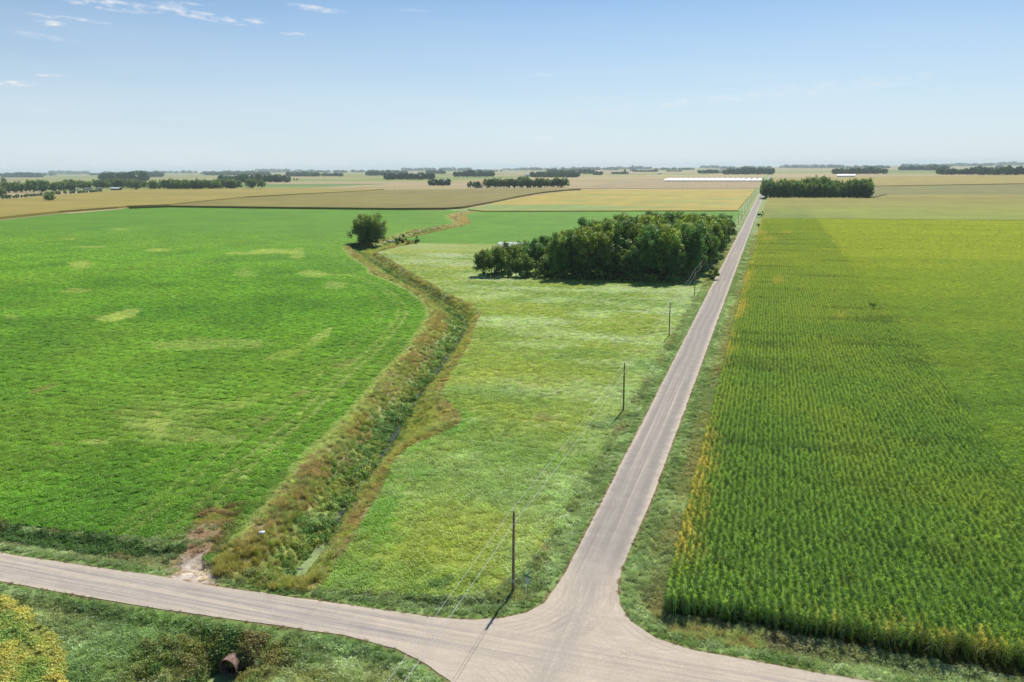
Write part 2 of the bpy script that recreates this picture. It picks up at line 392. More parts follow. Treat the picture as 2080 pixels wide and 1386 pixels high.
# field outlines
alf_poly = pxpoly([(0,1062),(90,1072),(180,1083),(280,1092),(362,1098),(372,1085)]) + pxpoly([(415,1062),(452,1062),(446,1090),(430,1110),(418,1140),(440,1150)]) + dW + pxpoly([(920,428),(700,425),(500,424),(345,419),(255,423)])
alf_poly += pxpoly([(240,426),(120,436),(0,449)]) + [(-900., 470.), (-700., 200.), (-220., 62.)]
mead_poly = dE[:29] + pxpoly([(850,494),(985,496)]) + [(-24., 455.), (-24., 90.), (-24.5, 80.), (-26.5, 74.5), (-31., 71.3), (-40., 70.4)]
alf2_poly = dE[28:] + pxpoly([(985,430.5),(1500,428.5)]) + [(-28., 860.), (-27., 456.)] + pxpoly([(985,496)])
corn_poly = [(-8.1, 75.6), (-8.6, 92.), (-8.3, 250.), (-7.2, 760.), (-7.2, 1165.), (420., 1165.), (420., 74.2), (23.8, 74.0)]
soy_poly = [(-150., 62.), (-95., 59.5), (-77.5, 57.7), (-71.5, 56.2), (-66.1, 53.7), (-61., 51.), (-58., 48.3), (-56.5, 40.), (-150., 40.)]
dirt_poly = pxpoly([(348,1182),(362,1150),(378,1105),(397,1060),(425,1040),(482,1030),(462,1065),(434,1108),(414,1136),(432,1160),(436,1192),(395,1190)])
culv_c = (-47.2, 56.2)

# ------------------------------------------------------------------ colours of the plant cover (albedo, fixed to the ground)
C = {k: lin(v) for k, v in dict(
    alf=(112,164,54), alf_d=(86,140,46), alf_y=(142,172,70), alf_pale=(178,188,118), tan=(172,158,110), dirt=(150,124,94), dirt2=(178,150,126),
    sand=(206,192,176), mead=(134,160,74), mead_pale=(172,188,134), mead_y=(160,170,66), mead_d=(112,148,62), verge=(134,154,92), verge_pale=(164,184,128), verge_d=(90,122,60),
    brown=(158,138,98), mauve=(162,144,118), olive=(146,142,72), weed=(98,134,64), weed_y=(156,162,82), soil=(96,78,60),
    corn=(92,134,44), corn_y=(142,160,52), corn_g=(176,164,74), corn_tan=(170,160,84),
    soy_y=(194,186,104), soy_g=(132,158,80)).items()}
def ell(x, y, cx, cy, rx, ry, tilt=0.):
    """soft patch: centre and half sizes read off the photograph, laid on the ground"""
    c = np.array(at(cx, cy)); u = np.array(at(cx+rx, cy+tilt))-c; v = np.array(at(cx, cy-ry))-c
    M = np.linalg.inv(np.array([[u[0], v[0]], [u[1], v[1]]])); dx = x-c[0]; dy = y-c[1]
    a = M[0, 0]*dx+M[0, 1]*dy; b = M[1, 0]*dx+M[1, 1]*dy
    return a*a+b*b
ALF_SPOTS = [(168,538,28,9,0,.9,'alf_pale'),(250,640,42,9,-8,.9,'alf_pale'),(215,643,45,4,0,.4,'alf_pale'),(240,466,20,3,0,.8,'alf_pale'),(143,486,15,1.5,0,.7,'alf_pale'),(175,502,50,2,0,.6,'alf_pale'),(322,508,26,3.5,0,.8,'alf_pale'),
             (545,512,70,5,-2,1.,'alf_pale'),(605,515,16,11,0,.7,'alf_pale'),(632,556,30,8,0,.6,'alf_pale'),(660,558,60,2,2,.5,'alf_pale'),(500,556,25,12,0,.35,'alf_pale'),(680,580,25,8,0,.4,'alf_pale'),
             (600,712,62,11,-22,.9,'alf_y'),(655,680,30,8,-18,.5,'alf_pale'),(90,790,30,7,-8,.8,'tan'),(180,862,7,25,0,.7,'alf_y'),(320,868,24,17,0,1.,'alf_pale'),(318,840,9,6,0,.8,'alf_pale'),
             (275,865,18,6,0,.6,'alf_pale'),(190,900,30,6,0,.6,'alf_pale'),(500,815,45,10,-14,.6,'alf_y'),(420,882,26,6,-14,.7,'alf_y'),(390,895,14,5,-8,.7,'tan'),(310,940,26,7,-12,.6,'alf_y'),(115,905,18,7,0,.6,'tan'),
             (540,856,14,5,-6,.7,'tan'),(420,700,120,12,0,.28,'alf_pale'),(360,850,140,50,0,.22,'alf_pale'),(155,592,35,5,0,.4,'alf_pale'),(615,800,25,6,-8,.5,'tan'),(700,740,20,6,-8,.5,'tan'),(20,645,25,6,0,.35,'alf_pale')]
def col_alf(x, y):
    n = fbm(x, y, 26, 3); n2 = fbm(x/2.2, y, 5, 31); c = mixc(C['alf'], C['alf_d'], .6*sm(n, .35, .7))
    c = mixc(c, C['alf_y'], .30*sm(y, 230, 520)+.25*sm(fbm(x, y, 60, 5), .5, .8))
    c = c*(.82+.36*n2)[..., None]
    rows = .5+.5*np.sin((y-.0417*x)*2*math.pi/3.4+2*vn(x, y, 40, 8)); c = c*(1-.17*rows*sm(y, 75, 90)*(1-sm(y, 220, 400)))[..., None]
    warp = (fbm(x/1.6, y, 6, 41)-.5)*2.6
    for cx, cy, rx, ry, ti, a, key in ALF_SPOTS:
        r = ell(x, y, cx, cy, rx, ry, ti)+warp
        c = mixc(c, C[key]*(1.15 if key == 'alf_pale' else 1.), a*(1-sm(r, .35, 1.25))*(.6+.4*vn(x, y, 1.2, 77)))
    d = dline(x, y, dW); br = fbm(x, y, 9, 51)
    for dd, wd, a in ((7., .6, .6), (9.4, .55, .5), (14., .5, .28), (16.3, .5, .2), (3.6, .4, .2)):
        c = mixc(c, C['alf_pale'], a*np.exp(-((d-dd)/wd)**2)*(.35+.65*sm(br, .3, .55))*(1-.5*sm(y, 260, 330)))
    c = mixc(c, C['alf_pale'], .75*np.exp(-(d/.9)**2))
    g = inpoly(x, y, dirt_poly)
    dd = dline(x, y, dirt_poly, True); t = np.where(g, 1., np.exp(-(dd/1.2)**2))
    c = mixc(c, C['dirt'], t*sm(fbm(x*1.4, y*.8, 2.2, 61), .3, .5))
    return c
MEAD_SPOTS = [(940,928,42,9,0,1.,'mead_pale'),(1010,600,70,8,0,.6,'mead_pale'),(1120,610,60,6,0,.6,'mead_pale'),(1060,650,80,8,0,.5,'mead_pale'),(1200,640,60,8,0,.6,'mead_pale'),(1100,700,90,10,0,.5,'mead_pale'),(1230,590,60,5,0,.6,'mead_pale'),
              (1000,760,60,12,0,.5,'mead_y'),(1100,780,60,10,0,.5,'mead_y'),(1100,850,24,5,0,.6,'tan'),(1320,740,40,10,0,.8,'mead_d'),(1240,860,55,14,-8,.95,'verge_d'),(1080,826,30,5,0,.6,'mead_d'),(885,1185,38,8,-10,.95,'weed'),(860,1165,22,6,-12,.6,'weed'),
              (1150,1080,25,8,0,.5,'mead_d'),(800,1130,60,25,0,.4,'mead_y'),(1050,1195,50,22,-8,.8,'olive'),(1000,1210,30,8,-8,.6,'olive'),(850,510,60,4,0,.6,'mead_y'),(900,520,40,5,0,.5,'mead_pale'),(780,1050,22,60,0,.5,'alf'),(860,950,25,30,0,.4,'alf'),
              (960,855,40,4,3,.7,'verge_pale'),(1130,865,120,4,2,.35,'verge_pale'),(1060,720,60,8,0,.5,'mead_y'),(1010,560,60,5,0,.4,'mead_pale'),(930,545,60,6,0,.6,'mead_y')]
def col_mead(x, y):
    s = fbm(x/2.6, y, 6.5, 101); b = fbm(x/2., y, 17, 111)
    c = mixc(C['mead'], C['mead_y'], .8*sm(b, .30, .75)); c = mixc(c, C['mead_d'], .6*sm(s, .42, .85))
    c = mixc(c, C['mead_pale']*np.array([1.03, 1.0, 1.0]), .85*sm(fbm(x/3., y, 9, 121), .36, .72)*(.35+.65*sm(y, 110, 190)))
    c = mixc(c, C['mead_y'], .6*sm(fbm(x/2.6, y, 14, 131), .45, .7))
    c = c*(.90+.20*fbm(x, y, 2.5, 141))[..., None]
    warp = (fbm(x, y, 6, 151)-.5)*1.8
    for cx, cy, rx, ry, ti, a, key in MEAD_SPOTS:
        c = mixc(c, C[key]*(1.1 if key == 'mead_pale' else 1.), a*(1-sm(ell(x, y, cx, cy, rx, ry, ti)+warp, .2, 1.3)))
    e = np.minimum(np.abs(x+24.2), 9)                                   # greyer grass along the verge side
    c = mixc(c, C['verge_pale'], .6*np.exp(-((x+26.)/3.)**2)*sm(fbm(x, y, 4, 161), .3, .6))
    c = mixc(c, C['alf'], .55*np.exp(-(np.minimum(dline(x, y, dE[:18]), 20)/3.)**2)*sm(fbm(x, y, 4, 171), .45, .6))
    return c
def col_verge(x, y, dr=None):
    if dr is None: dr = dline(x, y, road_poly, True)
    n = fbm(x, y, 5, 201); c = mixc(C['verge'], C['verge_pale'], sm(n, .42, .66)); c = mixc(c, C['verge_d'], .75*sm(fbm(x, y, 3.2, 211), .55, .72))
    c = mixc(c, C['olive'], .45*sm(fbm(x, y, 9, 221), .5, .7)*sm(dr, 1.6, 3.)); c = mixc(c, C['brown'], .5*sm(fbm(x, y, 7, 231), .58, .72)*sm(dr, 2., 4.))
    c = mixc(c, C['mead_d'], .55*(1-sm(dr, .5, 1.6))); c = mixc(c, C['dirt']*.8, .85*(1-sm(dr, .05, .45)))
    # strip between the road and the corn: tan grass next to the crop
    e = (x > -13.6) & (x < -7.) & (y > 76); c = mixc(c, C['olive']*1.15, np.where(e, .6*sm(x, -11.3, -9.6)*sm(fbm(x, y/3, 3, 241), .35, .6), 0))
    e = (y > 69) & (y < 77) & (x > -11); c = mixc(c, C['mauve']*.8, np.where(e, .1*sm(dr, 2.2, 3.4), 0))
    # bank of the side ditch, west of the farm track
    w = (x < -64) & (y > 64) & (y < 76); t = (y-(65.9+.0417*(x+72)))
    c = mixc(c, C['brown']*1.1, np.where(w, .6*np.exp(-((t-3.2)/1.1)**2)*sm(fbm(x, y, 4, 251), .3, .6), 0))
    c = mixc(c, C['verge_d']*.8, np.where(w, .7*np.exp(-((t-5.3)/1.2)**2)*sm(fbm(x/1.6, y, 4, 261), .35, .6), 0))
    # grass-and-weed hollow round the culvert mouth
    s = (y < 60.2) & (x < -20)
    r = np.hypot((x-culv_c[0])/12., (y-53.)/5.2)+(fbm(x, y, 4, 271)-.5)*.9
    c = mixc(c, C['olive']*.85, np.where(s, .8*(1-sm(r, .7, 1.15))*sm(fbm(x, y, 3, 281), .3, .6), 0))
    c = mixc(c, C['weed_y'], np.where(s, .75*sm(x, -45., -40.)*(1-sm(y, 54.5, 57.))*sm(fbm(x, y, 3, 285), .25, .5), 0))
    c = mixc(c, C['mead_d'], np.where(s, .6*(1-sm(np.abs(x+57.), 2., 6.)), 0))
    # under and beside the roadside trees
    c = mixc(c, C['olive'], np.where((x < -20) & (y > 300) & (y < 540), .4, 0))
    g = inpoly(x, y, dirt_poly); t = np.where(g, 1., np.exp(-(dline(x, y, dirt_poly, True)/.5)**2))
    cc = mixc(C['dirt'], C['sand'], (1-sm(y, 69.3, 72.3))*sm(fbm(x, y, 1.6, 291), .42, .55)+.7*sm(fbm(x*1.2, y/2, 1.3, 295), .66, .74))
    c = mixc(c, cc, t*sm(fbm(x*1.5, y*.8, 1.8, 299)+.25*(1-sm(y, 69, 73)), .26, .46))
    return c
def ditch_frame(x, y):
    dw, dee = dline(x, y, dW), dline(x, y, dE); de = np.minimum(dw, dee); db = dline(x, y, dB)
    t = de/(de+np.maximum(db-.6, 0)+1e-6)
    return t, side(x, y, dB), dw, dee, db
def col_ditch(x, y):
    t, west, dw, dee, db = ditch_frame(x, y)
    n = fbm(x, y, 4, 301); m = fbm(x, y, 8, 311)
    br = mixc(C['brown'], C['mauve'], .7*sm(n, .35, .7)); br = mixc(br, C['olive'], .6*sm(m, .40, .62))
    br = mixc(br, C['tan'], .5*sm(fbm(x, y, 3, 315), .5, .75)); br = mixc(br, C['weed'], .45*sm(fbm(x, y, 5, 317), .5, .7)); br = mixc(br, C['verge_pale'], .5*sm(fbm(x, y, 7, 319), .55, .72))
    gw = mixc(C['weed'], C['weed_y'], sm(fbm(x, y, 3.5, 321), .42, .66)); gw = mixc(gw, C['verge_pale'], .5*sm(fbm(x, y, 5, 331), .5, .7))
    cw = mixc(br, gw, sm(t+.3*(n-.5), .50, .68)); cw = mixc(C['alf_pale']*.9, cw, sm(dw, .4, 1.1))
    ce = mixc(br*1.02, C['weed_y']*1.02, sm(t+.2*(n-.5), .34, .52)); ce = mixc(ce, C['weed']*.9, sm(t, .85, .95))
    c = np.where(west[..., None], cw, ce)
    c = mixc(c, C['soil']*.5, sm(t, .97, 1.))
    c = mixc(c, C['olive']*.9, .5*(1-sm(y, 71.5, 75.)))
    far = sm(y, 560, 640); c = mixc(c, mixc(C['brown'], C['tan'], sm(n, .4, .6))*1.15, .8*far)
    return c
CORN_SPOTS = [(1768,632,10,9,0,1.,'corn_d'),(1918,516,5,3,0,1.,'corn_d')]
C['corn_d'] = C['corn']*.45
def col_corn(x, y):
    n = fbm(x, y, 14, 401); strip = (x < 35.)
    c = mixc(C['corn'], C['corn_y'], .18+.2*sm(n, .4, .8)+.36*sm(y, 130, 420))
    r = mixc(C['corn']*1.06, C['corn_y']*1.03, .3+.15*sm(fbm(x, y, 20, 411), .4, .7)+.38*sm(y, 140, 400)); r = mixc(r, C['corn_y']*1.03, np.where(y > 412, .75, 0.))
    c = np.where(strip[..., None], c*.94, r*1.05)
    bands = fbm(x/9, y, 4.5, 421); c = c*(1-.30*sm(bands, .60, .75)*(.4+.6*strip))[..., None]
    far = sm(y, 640, 1000); c = mixc(c, mixc(lin((158,156,64)), lin((144,154,56)), fbm(x/12, y, 30, 431)), far)
    c = c*(1-.28*np.exp(-((y-698)/3.)**2)*(x > 30)-.25*np.exp(-((y-745)/3.)**2)-.15*np.exp(-((y-800)/3.)**2))[..., None]
    st = vn(x*0, y, 7, 437)*.6+vn(x/30, y, 3.5, 438)*.4; c = c*(1-.22*(sm(y, 420, 600)*.5+.5*sm(y, 600, 700))*(sm(st, .45, .8)-.3)*((x > 33) | (y > 650)))[..., None]
    c = mixc(c, lin((158,150,78)), .6*sm(y, 850, 1100)*sm(fbm(x/10, y, 40, 433), .2, .5))
    e = np.abs(x+8.2); c = mixc(c, C['corn_g'], .62*np.exp(-(e/1.8)**2)*sm(fbm(x, y/3, 5, 441), .36, .7)*sm(y, 78, 84))
    e = np.maximum(y-74.2, 0); c = mixc(c, C['corn_g'], .55*np.exp(-(e/2.6)**2)*sm(x, 2., 12.)*sm(fbm(x, y, 3, 451), .3, .55))
    for cx, cy, rx, ry, ti in ((1705,655,12,7,0),(1540,480,20,6,-4),(1560,492,18,4,0),(1600,478,12,3,0),(1580,580,14,10,0)):
        c = mixc(c, C['corn_g'], .3*(1-sm(ell(x, y, cx, cy, rx, ry)+(fbm(x, y, 5, 5)-.5), .3, 1.3)))
    return c
def col_soy(x, y):
    d = dline(x, y, soy_poly, True)
    return mixc(C['soy_g'], C['soy_y'], np.clip(sm(fbm(x, y, 2.6, 501), .36, .58)*.8+.5*(1-sm(d, .8, 2.4)), 0, 1))

# ------------------------------------------------------------------ ground (one sheet to the horizon)
def ground_z(x, y):
    z = np.zeros_like(x); ind = inpoly(x, y, ditch_poly)
    t, west, dw, dee, db = ditch_frame(x, y)
    fade = (1-.65*sm(y, 440, 700))*sm(np.minimum(y-69.6, 30), 0, 3.2)
    z = np.where(ind, -2.75*sm(np.clip(t, 0, 1)**1.15)*fade, z)
    z = np.where(ind & west, z+.35*sm(dw, .5, 3.)*(1-sm(t, .3, .6))*(y < 430), z)
    dr = dline(x, y, road_poly, True); out = ~inpoly(x, y, road_poly) & ~ind & (y < 1100)
    z = np.where(out & ~inpoly(x, y, mead_poly), z-.5*np.exp(-((dr-3.)/1.2)**2)*sm(dline(x, y, mead_poly, True), 0, 1.6)*sm(dline(x, y, corn_poly, True), 0, 1.4), z)
    # hollow south of the crossroad in front of the culvert
    sd = np.hypot((x-culv_c[0]-.0)/4.2, np.maximum(np.abs(y-48.)-8.2, 0)/1.6)
    z = np.where(y < 60., z-3.0*np.exp(-sd**2*1.1)*(1-sm(dr, 1.2, 0.)), z)
    # shallow side ditch west of the farm track
    w = (x < -65) & (y > 66) & ~inpoly(x, y, alf_poly); z = np.where(w, z-.8*np.exp(-((y-(71.0+.0417*(x+72)))/1.5)**2)*sm(-x, 65, 68), z)
    z = z+.06*(fbm(x, y, 3, 9)-.5)*(~inpoly(x, y, road_poly))
    return z
def lines_of(segs):
    out = []
    for a, b, s in segs: out += list(np.arange(a, b, s))
    return np.array(out)
def big_ground():
    gx = lines_of([(-30000, -6000, 8000), (-6000, -1000, 1000), (-1000, -350, 130), (-350, -180, 2.6), (-180, -95, 1.2), (-95, -20, .62), (-20, -6, .8), (-6, 60, 3), (60, 500, 60), (500, 6000, 900), (6000, 31000, 8000)])
    gy = lines_of([(-3000, 0, 600), (0, 38, 9), (38, 150, .62), (150, 300, .95), (300, 460, 1.7), (460, 900, 3.), (900, 3000, 300), (3000, 8000, 1000), (8000, 31000, 7000)])
    X, Y = np.meshgrid(gx, gy); x = X.ravel(); y = Y.ravel(); fine = (x > -345) & (x < 300) & (y > 39) & (y < 880)
    z = np.zeros_like(x); z[fine] = ground_z(x[fine], y[fine])
    col = np.zeros((len(x), 3)); col[:] = lin((150, 140, 96))
    ind = inpoly(x, y, ditch_poly); v = fine & ~ind & (x < 60)
    col[v] = col_verge(x[v], y[v])*.8; i = fine & ind; col[i] = col_ditch(x[i], y[i])*.85; i = (np.abs(x-culv_c[0]) < 1.8) & (y > 54) & (y < 60.3); col[i] = C['soil']*.25  # ground at the culvert mouth is painted dark as shade inside the pipe
    v = (x > -60) & (x < 5) & (y >= 880); col[v] = lin((136, 150, 96))
    nx, ny = len(gx), len(gy); k = (np.arange(ny-1)[:, None]*nx+np.arange(nx-1)[None, :]).ravel()
    f = np.stack([k, k+1, k+1+nx, k+nx], 1)
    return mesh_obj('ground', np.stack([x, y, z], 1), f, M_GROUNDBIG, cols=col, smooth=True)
def _big(t):
    a = t.new('ShaderNodeAttribute', attribute_name='Col').outputs['Color']; p = wpos(t); x, y, z = t.xyz(p)
    # far farmland: a patchwork of ripening fields on a square survey grid
    br = t.new('ShaderNodeTexBrick'); br.offset = .5; br.squash = 1.
    t.put(br.inputs['Vector'], t.mapping(p, (1/1600., 1/1600., 1), loc=(.2, .06, 0))); br.inputs['Scale'].default_value = 1.
    br.inputs['Brick Width'].default_value = .5; br.inputs['Row Height'].default_value = .25; br.inputs['Mortar Size'].default_value = .003
    br.inputs['Color1'].default_value = (0, 0, 0, 1); br.inputs['Color2'].default_value = (1, 1, 1, 1); br.inputs['Mortar'].default_value = (.5, .5, .5, 1)
    w = t.new('ShaderNodeTexWhiteNoise', noise_dimensions='2D'); fl = t.new('ShaderNodeVectorMath', operation='FLOOR'); t.put(fl.inputs[0], t.mapping(p, (1/800., 1/400., 1), loc=(.4, .24, 0))); t.l.new(fl.outputs[0], w.inputs['Vector'])
    cr = t.new('ShaderNodeValToRGB'); t.l.new(w.outputs['Value'], cr.inputs[0]); cr.color_ramp.interpolation = 'CONSTANT'
    els = cr.color_ramp.elements; cols = [(176,160,112), (150,158,90), (140,142,86), (182,164,124), (122,146,84), (172,150,112), (150,158,84), (186,172,124)]
    while len(els) < len(cols): els.new(.5)
    for i, c_ in enumerate(cols): els[i].position = i/len(cols); els[i].color = tuple(lin(c_))+(1,)
    nf = t.noise(t.mapping(p, (.004, .012, 1)), 1., 4.)
    farc = scale_col(t, cr.outputs[0], t.ramp(nf, .3, .7, .62, .84))
    d = t.m('MAXIMUM', t.ramp(y, 885., 900.), t.m('MAXIMUM', t.ramp(x, -350., -360.), t.ramp(x, 300., 400.)))
    road = t.m('MULTIPLY', t.ramp(x, -40., -36.), t.ramp(x, -7., -4., 1., 0.)); d = t.m('MULTIPLY', d, t.m('SUBTRACT', 1., t.m('MULTIPLY', road, t.ramp(y, 6000., 7000., 1., 0.)), clamp=True))
    n1 = t.noise(p, 2.4, 4., .65); n2 = t.noise(p, .35, 3.)
    nearc = scale_col(t, a, t.m('MULTIPLY', t.ramp(n1, .3, .7, .62, 1.3), t.ramp(n2, .3, .7, .85, 1.12)))
    c = t.mix(d, nearc, farc)
    return princ(t, c, .9, .1, bump(t, n1, .12))
M_GROUNDBIG = material('farmland', _big)
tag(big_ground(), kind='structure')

def sheet(name, poly, colf, mat, z, rings, edge=(1.2, .35), seed=1, zf=None, kind='structure'):
    """flat crop or field sheet with an uneven outline; rings=(ymax, spacing) give the mesh density"""
    outl = ragged(poly, edge[0], edge[1], seed) if edge else list(poly)
    ys = [p[1] for p in outl]; xs = [p[0] for p in outl]; pts = []; y = min(ys)
    while y < max(ys):
        s = [r for r in rings if y < r[0]]; s = s[0][1] if s else rings[-1][1]
        px = np.arange(min(xs), max(xs), s); px = px+(vn(px, px*0+y, 3, 5)-.5)*s*.5
        ok = inpoly(px, np.full_like(px, y), outl); px = px[ok]
        if len(px):
            py = np.full_like(px, y)+(vn(px, px*0+y, 2, 6)-.5)*s*.4; pts += list(zip(px.tolist(), py.tolist()))
        y += s
    n = len(outl)
    if pts:
        P = np.array(pts); d = dline(P[:, 0], P[:, 1], outl, True) if n < 400 else np.full(len(P), 9.)
        pts = [p for p, q in zip(pts, d) if q > edge[0]*.4] if edge else pts
    vs = [Vector(p) for p in outl+pts]
    v, e, f, *_ = delaunay_2d_cdt(vs, [(i, (i+1) % n) for i in range(n)], [list(range(n))], 1, 1e-4)
    V = np.array([(a.x, a.y) for a in v]); zz = np.full(len(V), z) if zf is None else zf(V[:, 0], V[:, 1])+z
    tri = np.array([t for t in f if len(t) == 3])
    o = mesh_obj(name, np.column_stack([V, zz]), tri, mat, cols=colf(V[:, 0], V[:, 1]) if colf else None)
    bm = bmesh.new(); bm.from_mesh(o.data); bmesh.ops.recalc_face_normals(bm, faces=bm.faces)
    if sum(fc.normal.z for fc in bm.faces) < 0: bmesh.ops.reverse_faces(bm, faces=bm.faces)
    bm.to_mesh(o.data); bm.free()
    if kind: tag(o, kind=kind)
    return o
def rough_px(p): return p
tag(sheet('road', road_out, None, M_GRAVEL, .05, [(110, 30.)], edge=(.7, .16), seed=3))
FIELD_OBJS = []
sheet('alfalfa_field', alf_poly, lambda x, y: col_alf(x, y)*.70, M_ALF, .05, [(160, 1.3), (300, 2.), (460, 3.5), (2000, 7)], edge=(1.6, .25), seed=11)
sheet('meadow', mead_poly, lambda x, y: col_mead(x, y)*.74, M_MEADOW, .045, [(150, 1.1), (260, 1.6), (600, 3.)], edge=(1.2, .3), seed=12)
sheet('alfalfa_field', alf2_poly, lambda x, y: col_alf(x, y+2000)*.72, M_ALF, .052, [(700, 4.), (2000, 7)], edge=(3., .3), seed=13)
sheet('soybean_ground', soy_poly, lambda x, y: col_soy(x, y)*.5, M_GROUND, .04, [(100, 1.2)], edge=(1., .2), seed=14)
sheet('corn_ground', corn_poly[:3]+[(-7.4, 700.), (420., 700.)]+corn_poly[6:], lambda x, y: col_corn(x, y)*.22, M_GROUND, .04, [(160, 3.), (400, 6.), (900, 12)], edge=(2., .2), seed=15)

def slab(name, pts, h, colf, mat, label=None, z0=.0, step=25., seed=1, spacing=40.):
    """a standing crop seen from far: closed block with its real height, top at h"""
    outl = ragged(pts, step, step*.02, seed); o = sheet(name, outl, colf, mat, h, [(99999, spacing)], edge=None)
    me = o.data; n = len(outl); V = [tuple(v.co) for v in me.vertices]; F = [tuple(p.vertices) for p in me.polygons]; b = len(V)
    V += [(x, y, z0) for x, y in outl]+[(x, y, h) for x, y in outl]
    F += [(b+i, b+(i+1) % n, b+n+(i+1) % n, b+n+i) for i in range(n)]
    X = np.array(V); cc = colf(X[:, 0], X[:, 1])
    bpy.data.objects.remove(o); return tag(mesh_obj(name, X, F, mat, cols=cc), kind='structure')
def flatc(c1, c2=None, s=60., st=6., seed=1):
    a = lin(c1); b = lin(c2) if c2 else a*.85
    return lambda x, y: mixc(a, b, sm(fbm(x/st, y, s, seed), .35, .65))
gold = lambda x, y: mixc(mixc(lin((190,170,94)), lin((170,166,90)), sm(fbm(x/3, y, 40, 3), .42, .6)), lin((140,168,108)),
                         np.clip(1.4*(1-sm(np.hypot((x+300)/190., (y-870)/75.), .55, 1.05))+.6*sm(fbm(x/3, y, 30, 7), .6, .72), 0, .9))
slab('crop_field', pxpoly([(0,446),(120,433),(240,424),(258,422),(345,419),(395,413),(500,402.5),(600,397),(720,391),(780,386.5),(600,384.5),(460,385.5),(270,386),(203,392),(60,404),(0,409)])+[(-1500., 1000.), (-1100., 620.)], 2.4, flatc((172,158,92), (160,150,84), 50, 5, 2), M_FIELD, seed=2)
slab('crop_field', pxpoly([(262,424.5),(345,421),(395,415),(500,404.5),(600,398.5),(720,392),(782,388),(1000,386.2),(1120,386.2),(1180,386.5),(1150,388),(1100,393),(1045,403),(1000,413),(940,424),(905,426.5),(800,427),(600,425),(345,421.5)]), 2.4, flatc((148,140,78), (142,132,84), 60, 5, 3), M_FIELD, seed=3)
slab('crop_field', pxpoly([(950,427.5),(1005,414.5),(1050,404.5),(1105,395),(1155,389.5),(1190,387.5),(1300,386.5),(1530,386)])+[(-31., 1640.), (-33., 868.)]+pxpoly([(1500,429.5),(985,430.5)]), 1.0, gold, M_FIELD, seed=4)
slab('crop_field', pxpoly([(1155,383.8),(1190,379),(1220,375.5),(1258,367.5),(1352,367.5),(1352,370.5),(1550,369),(1546,382.8)]), .6, flatc((176,158,142), (168,154,134), 50, 5, 5), M_FIELD, seed=5)
slab('crop_field', [(-7.4, 702.), (420., 702.), (420., 1149.), (-7.4, 1149.)], 2.2, lambda x, y: col_corn(x, y)*.9, M_FIELD, seed=6, spacing=12.)
slab('crop_field', [(126., 1151.), (700., 1151.), (700., 1310.), (160., 1290.)], 2.25, flatc((152,146,74), (146,142,70), 50, 8, 7), M_FIELD, seed=7)
slab('crop_field', [(125., 1165.), (158., 1292.), (700., 1312.), (700., 1900.), (498., 1925.), (195., 1748.), (0., 1640.), (-5., 1235.), (120., 1232.)], 2.2, flatc((128,130,76), (136,134,78), 60, 8, 8), M_FIELD, seed=8)
slab('crop_field', [(0., 1665.), (205., 1785.), (500., 1962.), (900., 2150.), (1500., 3600.), (0., 3000.)], 2.6, flatc((166,154,80), (158,146,88), 80, 8, 9), M_FIELD, seed=9)

# ditch water
def water():
    c = np.array(dB_S); V = []; n = len(c); zw = -2.42
    P = []
    for i in range(n-1):
        for k in range(6): P.append(c[i]+(c[i+1]-c[i])*k/6)
    P = np.array(P)[:110]
    for i, p in enumerate(P):
        t = P[min(i+1, len(P)-1)]-P[max(i-1, 0)]; t /= np.hypot(*t)+1e-9; nn = np.array([-t[1], t[0]])
        w = .7 if p[1] < 82 else .42*(1-.8*float(sm(p[1], 140, 220)))
        w *= .45+1.*float(vn(p[0], p[1], 4, 4)); V += [(p[0]+nn[0]*w, p[1]+nn[1]*w, zw), (p[0]-nn[0]*w, p[1]-nn[1]*w, zw)]
    F = [(2*i, 2*i+1, 2*i+3, 2*i+2) for i in range(len(P)-1)]
    tag(mesh_obj('water', V, F, M_WATER), kind='structure')
    b = MB(); b.add([(culv_c[0]-1.6, 40., -2.6), (culv_c[0]+1.6, 40., -2.6), (culv_c[0]+1.5, 57.5, -2.6), (culv_c[0]-1.5, 57.5, -2.6)], [(0, 1, 2, 3)])
    tag(b.build('water', M_WATER), kind='structure')
water()

# ------------------------------------------------------------------ plant prototypes for the uncountable cover
PROTO = bpy.data.collections.new('plant_shapes')       # never linked to the scene: only read by the scatterers
def proto(name, V, F, cols, mat):
    o = mesh_obj(name, V, F, mat, cols=cols); COL.objects.unlink(o); return o
def quads(cen, nrm, size, rng, aspect=1., roll=None):
    """one quad per centre, normal to nrm"""
    n = len(cen); nrm = nrm/np.maximum(np.linalg.norm(nrm, axis=1, keepdims=True), 1e-6)
    h = rng.normal(size=(n, 3)); a = np.cross(nrm, h); a /= np.maximum(np.linalg.norm(a, axis=1, keepdims=True), 1e-6); b = np.cross(nrm, a)
    s = (size*rng.uniform(.65, 1.3, n))[:, None] if np.isscalar(size) else size[:, None]
    a = a*s*aspect*.5; b = b*s*.5
    V = np.stack([cen-a-b*.6, cen+a*.2-b, cen+a+b*.6, cen-a*.2+b], 1).reshape(-1, 3)
    F = np.arange(n*4).reshape(n, 4); return V, F
def strip_mesh(parts):
    V = []; F = []; Cc = []; b = 0
    for v, f, c in parts: V.append(v); F.append(f+b); Cc.append(np.repeat(np.asarray(c)[None, :], len(v), 0) if np.ndim(c) == 1 else c); b += len(v)
    return np.concatenate(V), np.concatenate(F), np.concatenate(Cc)
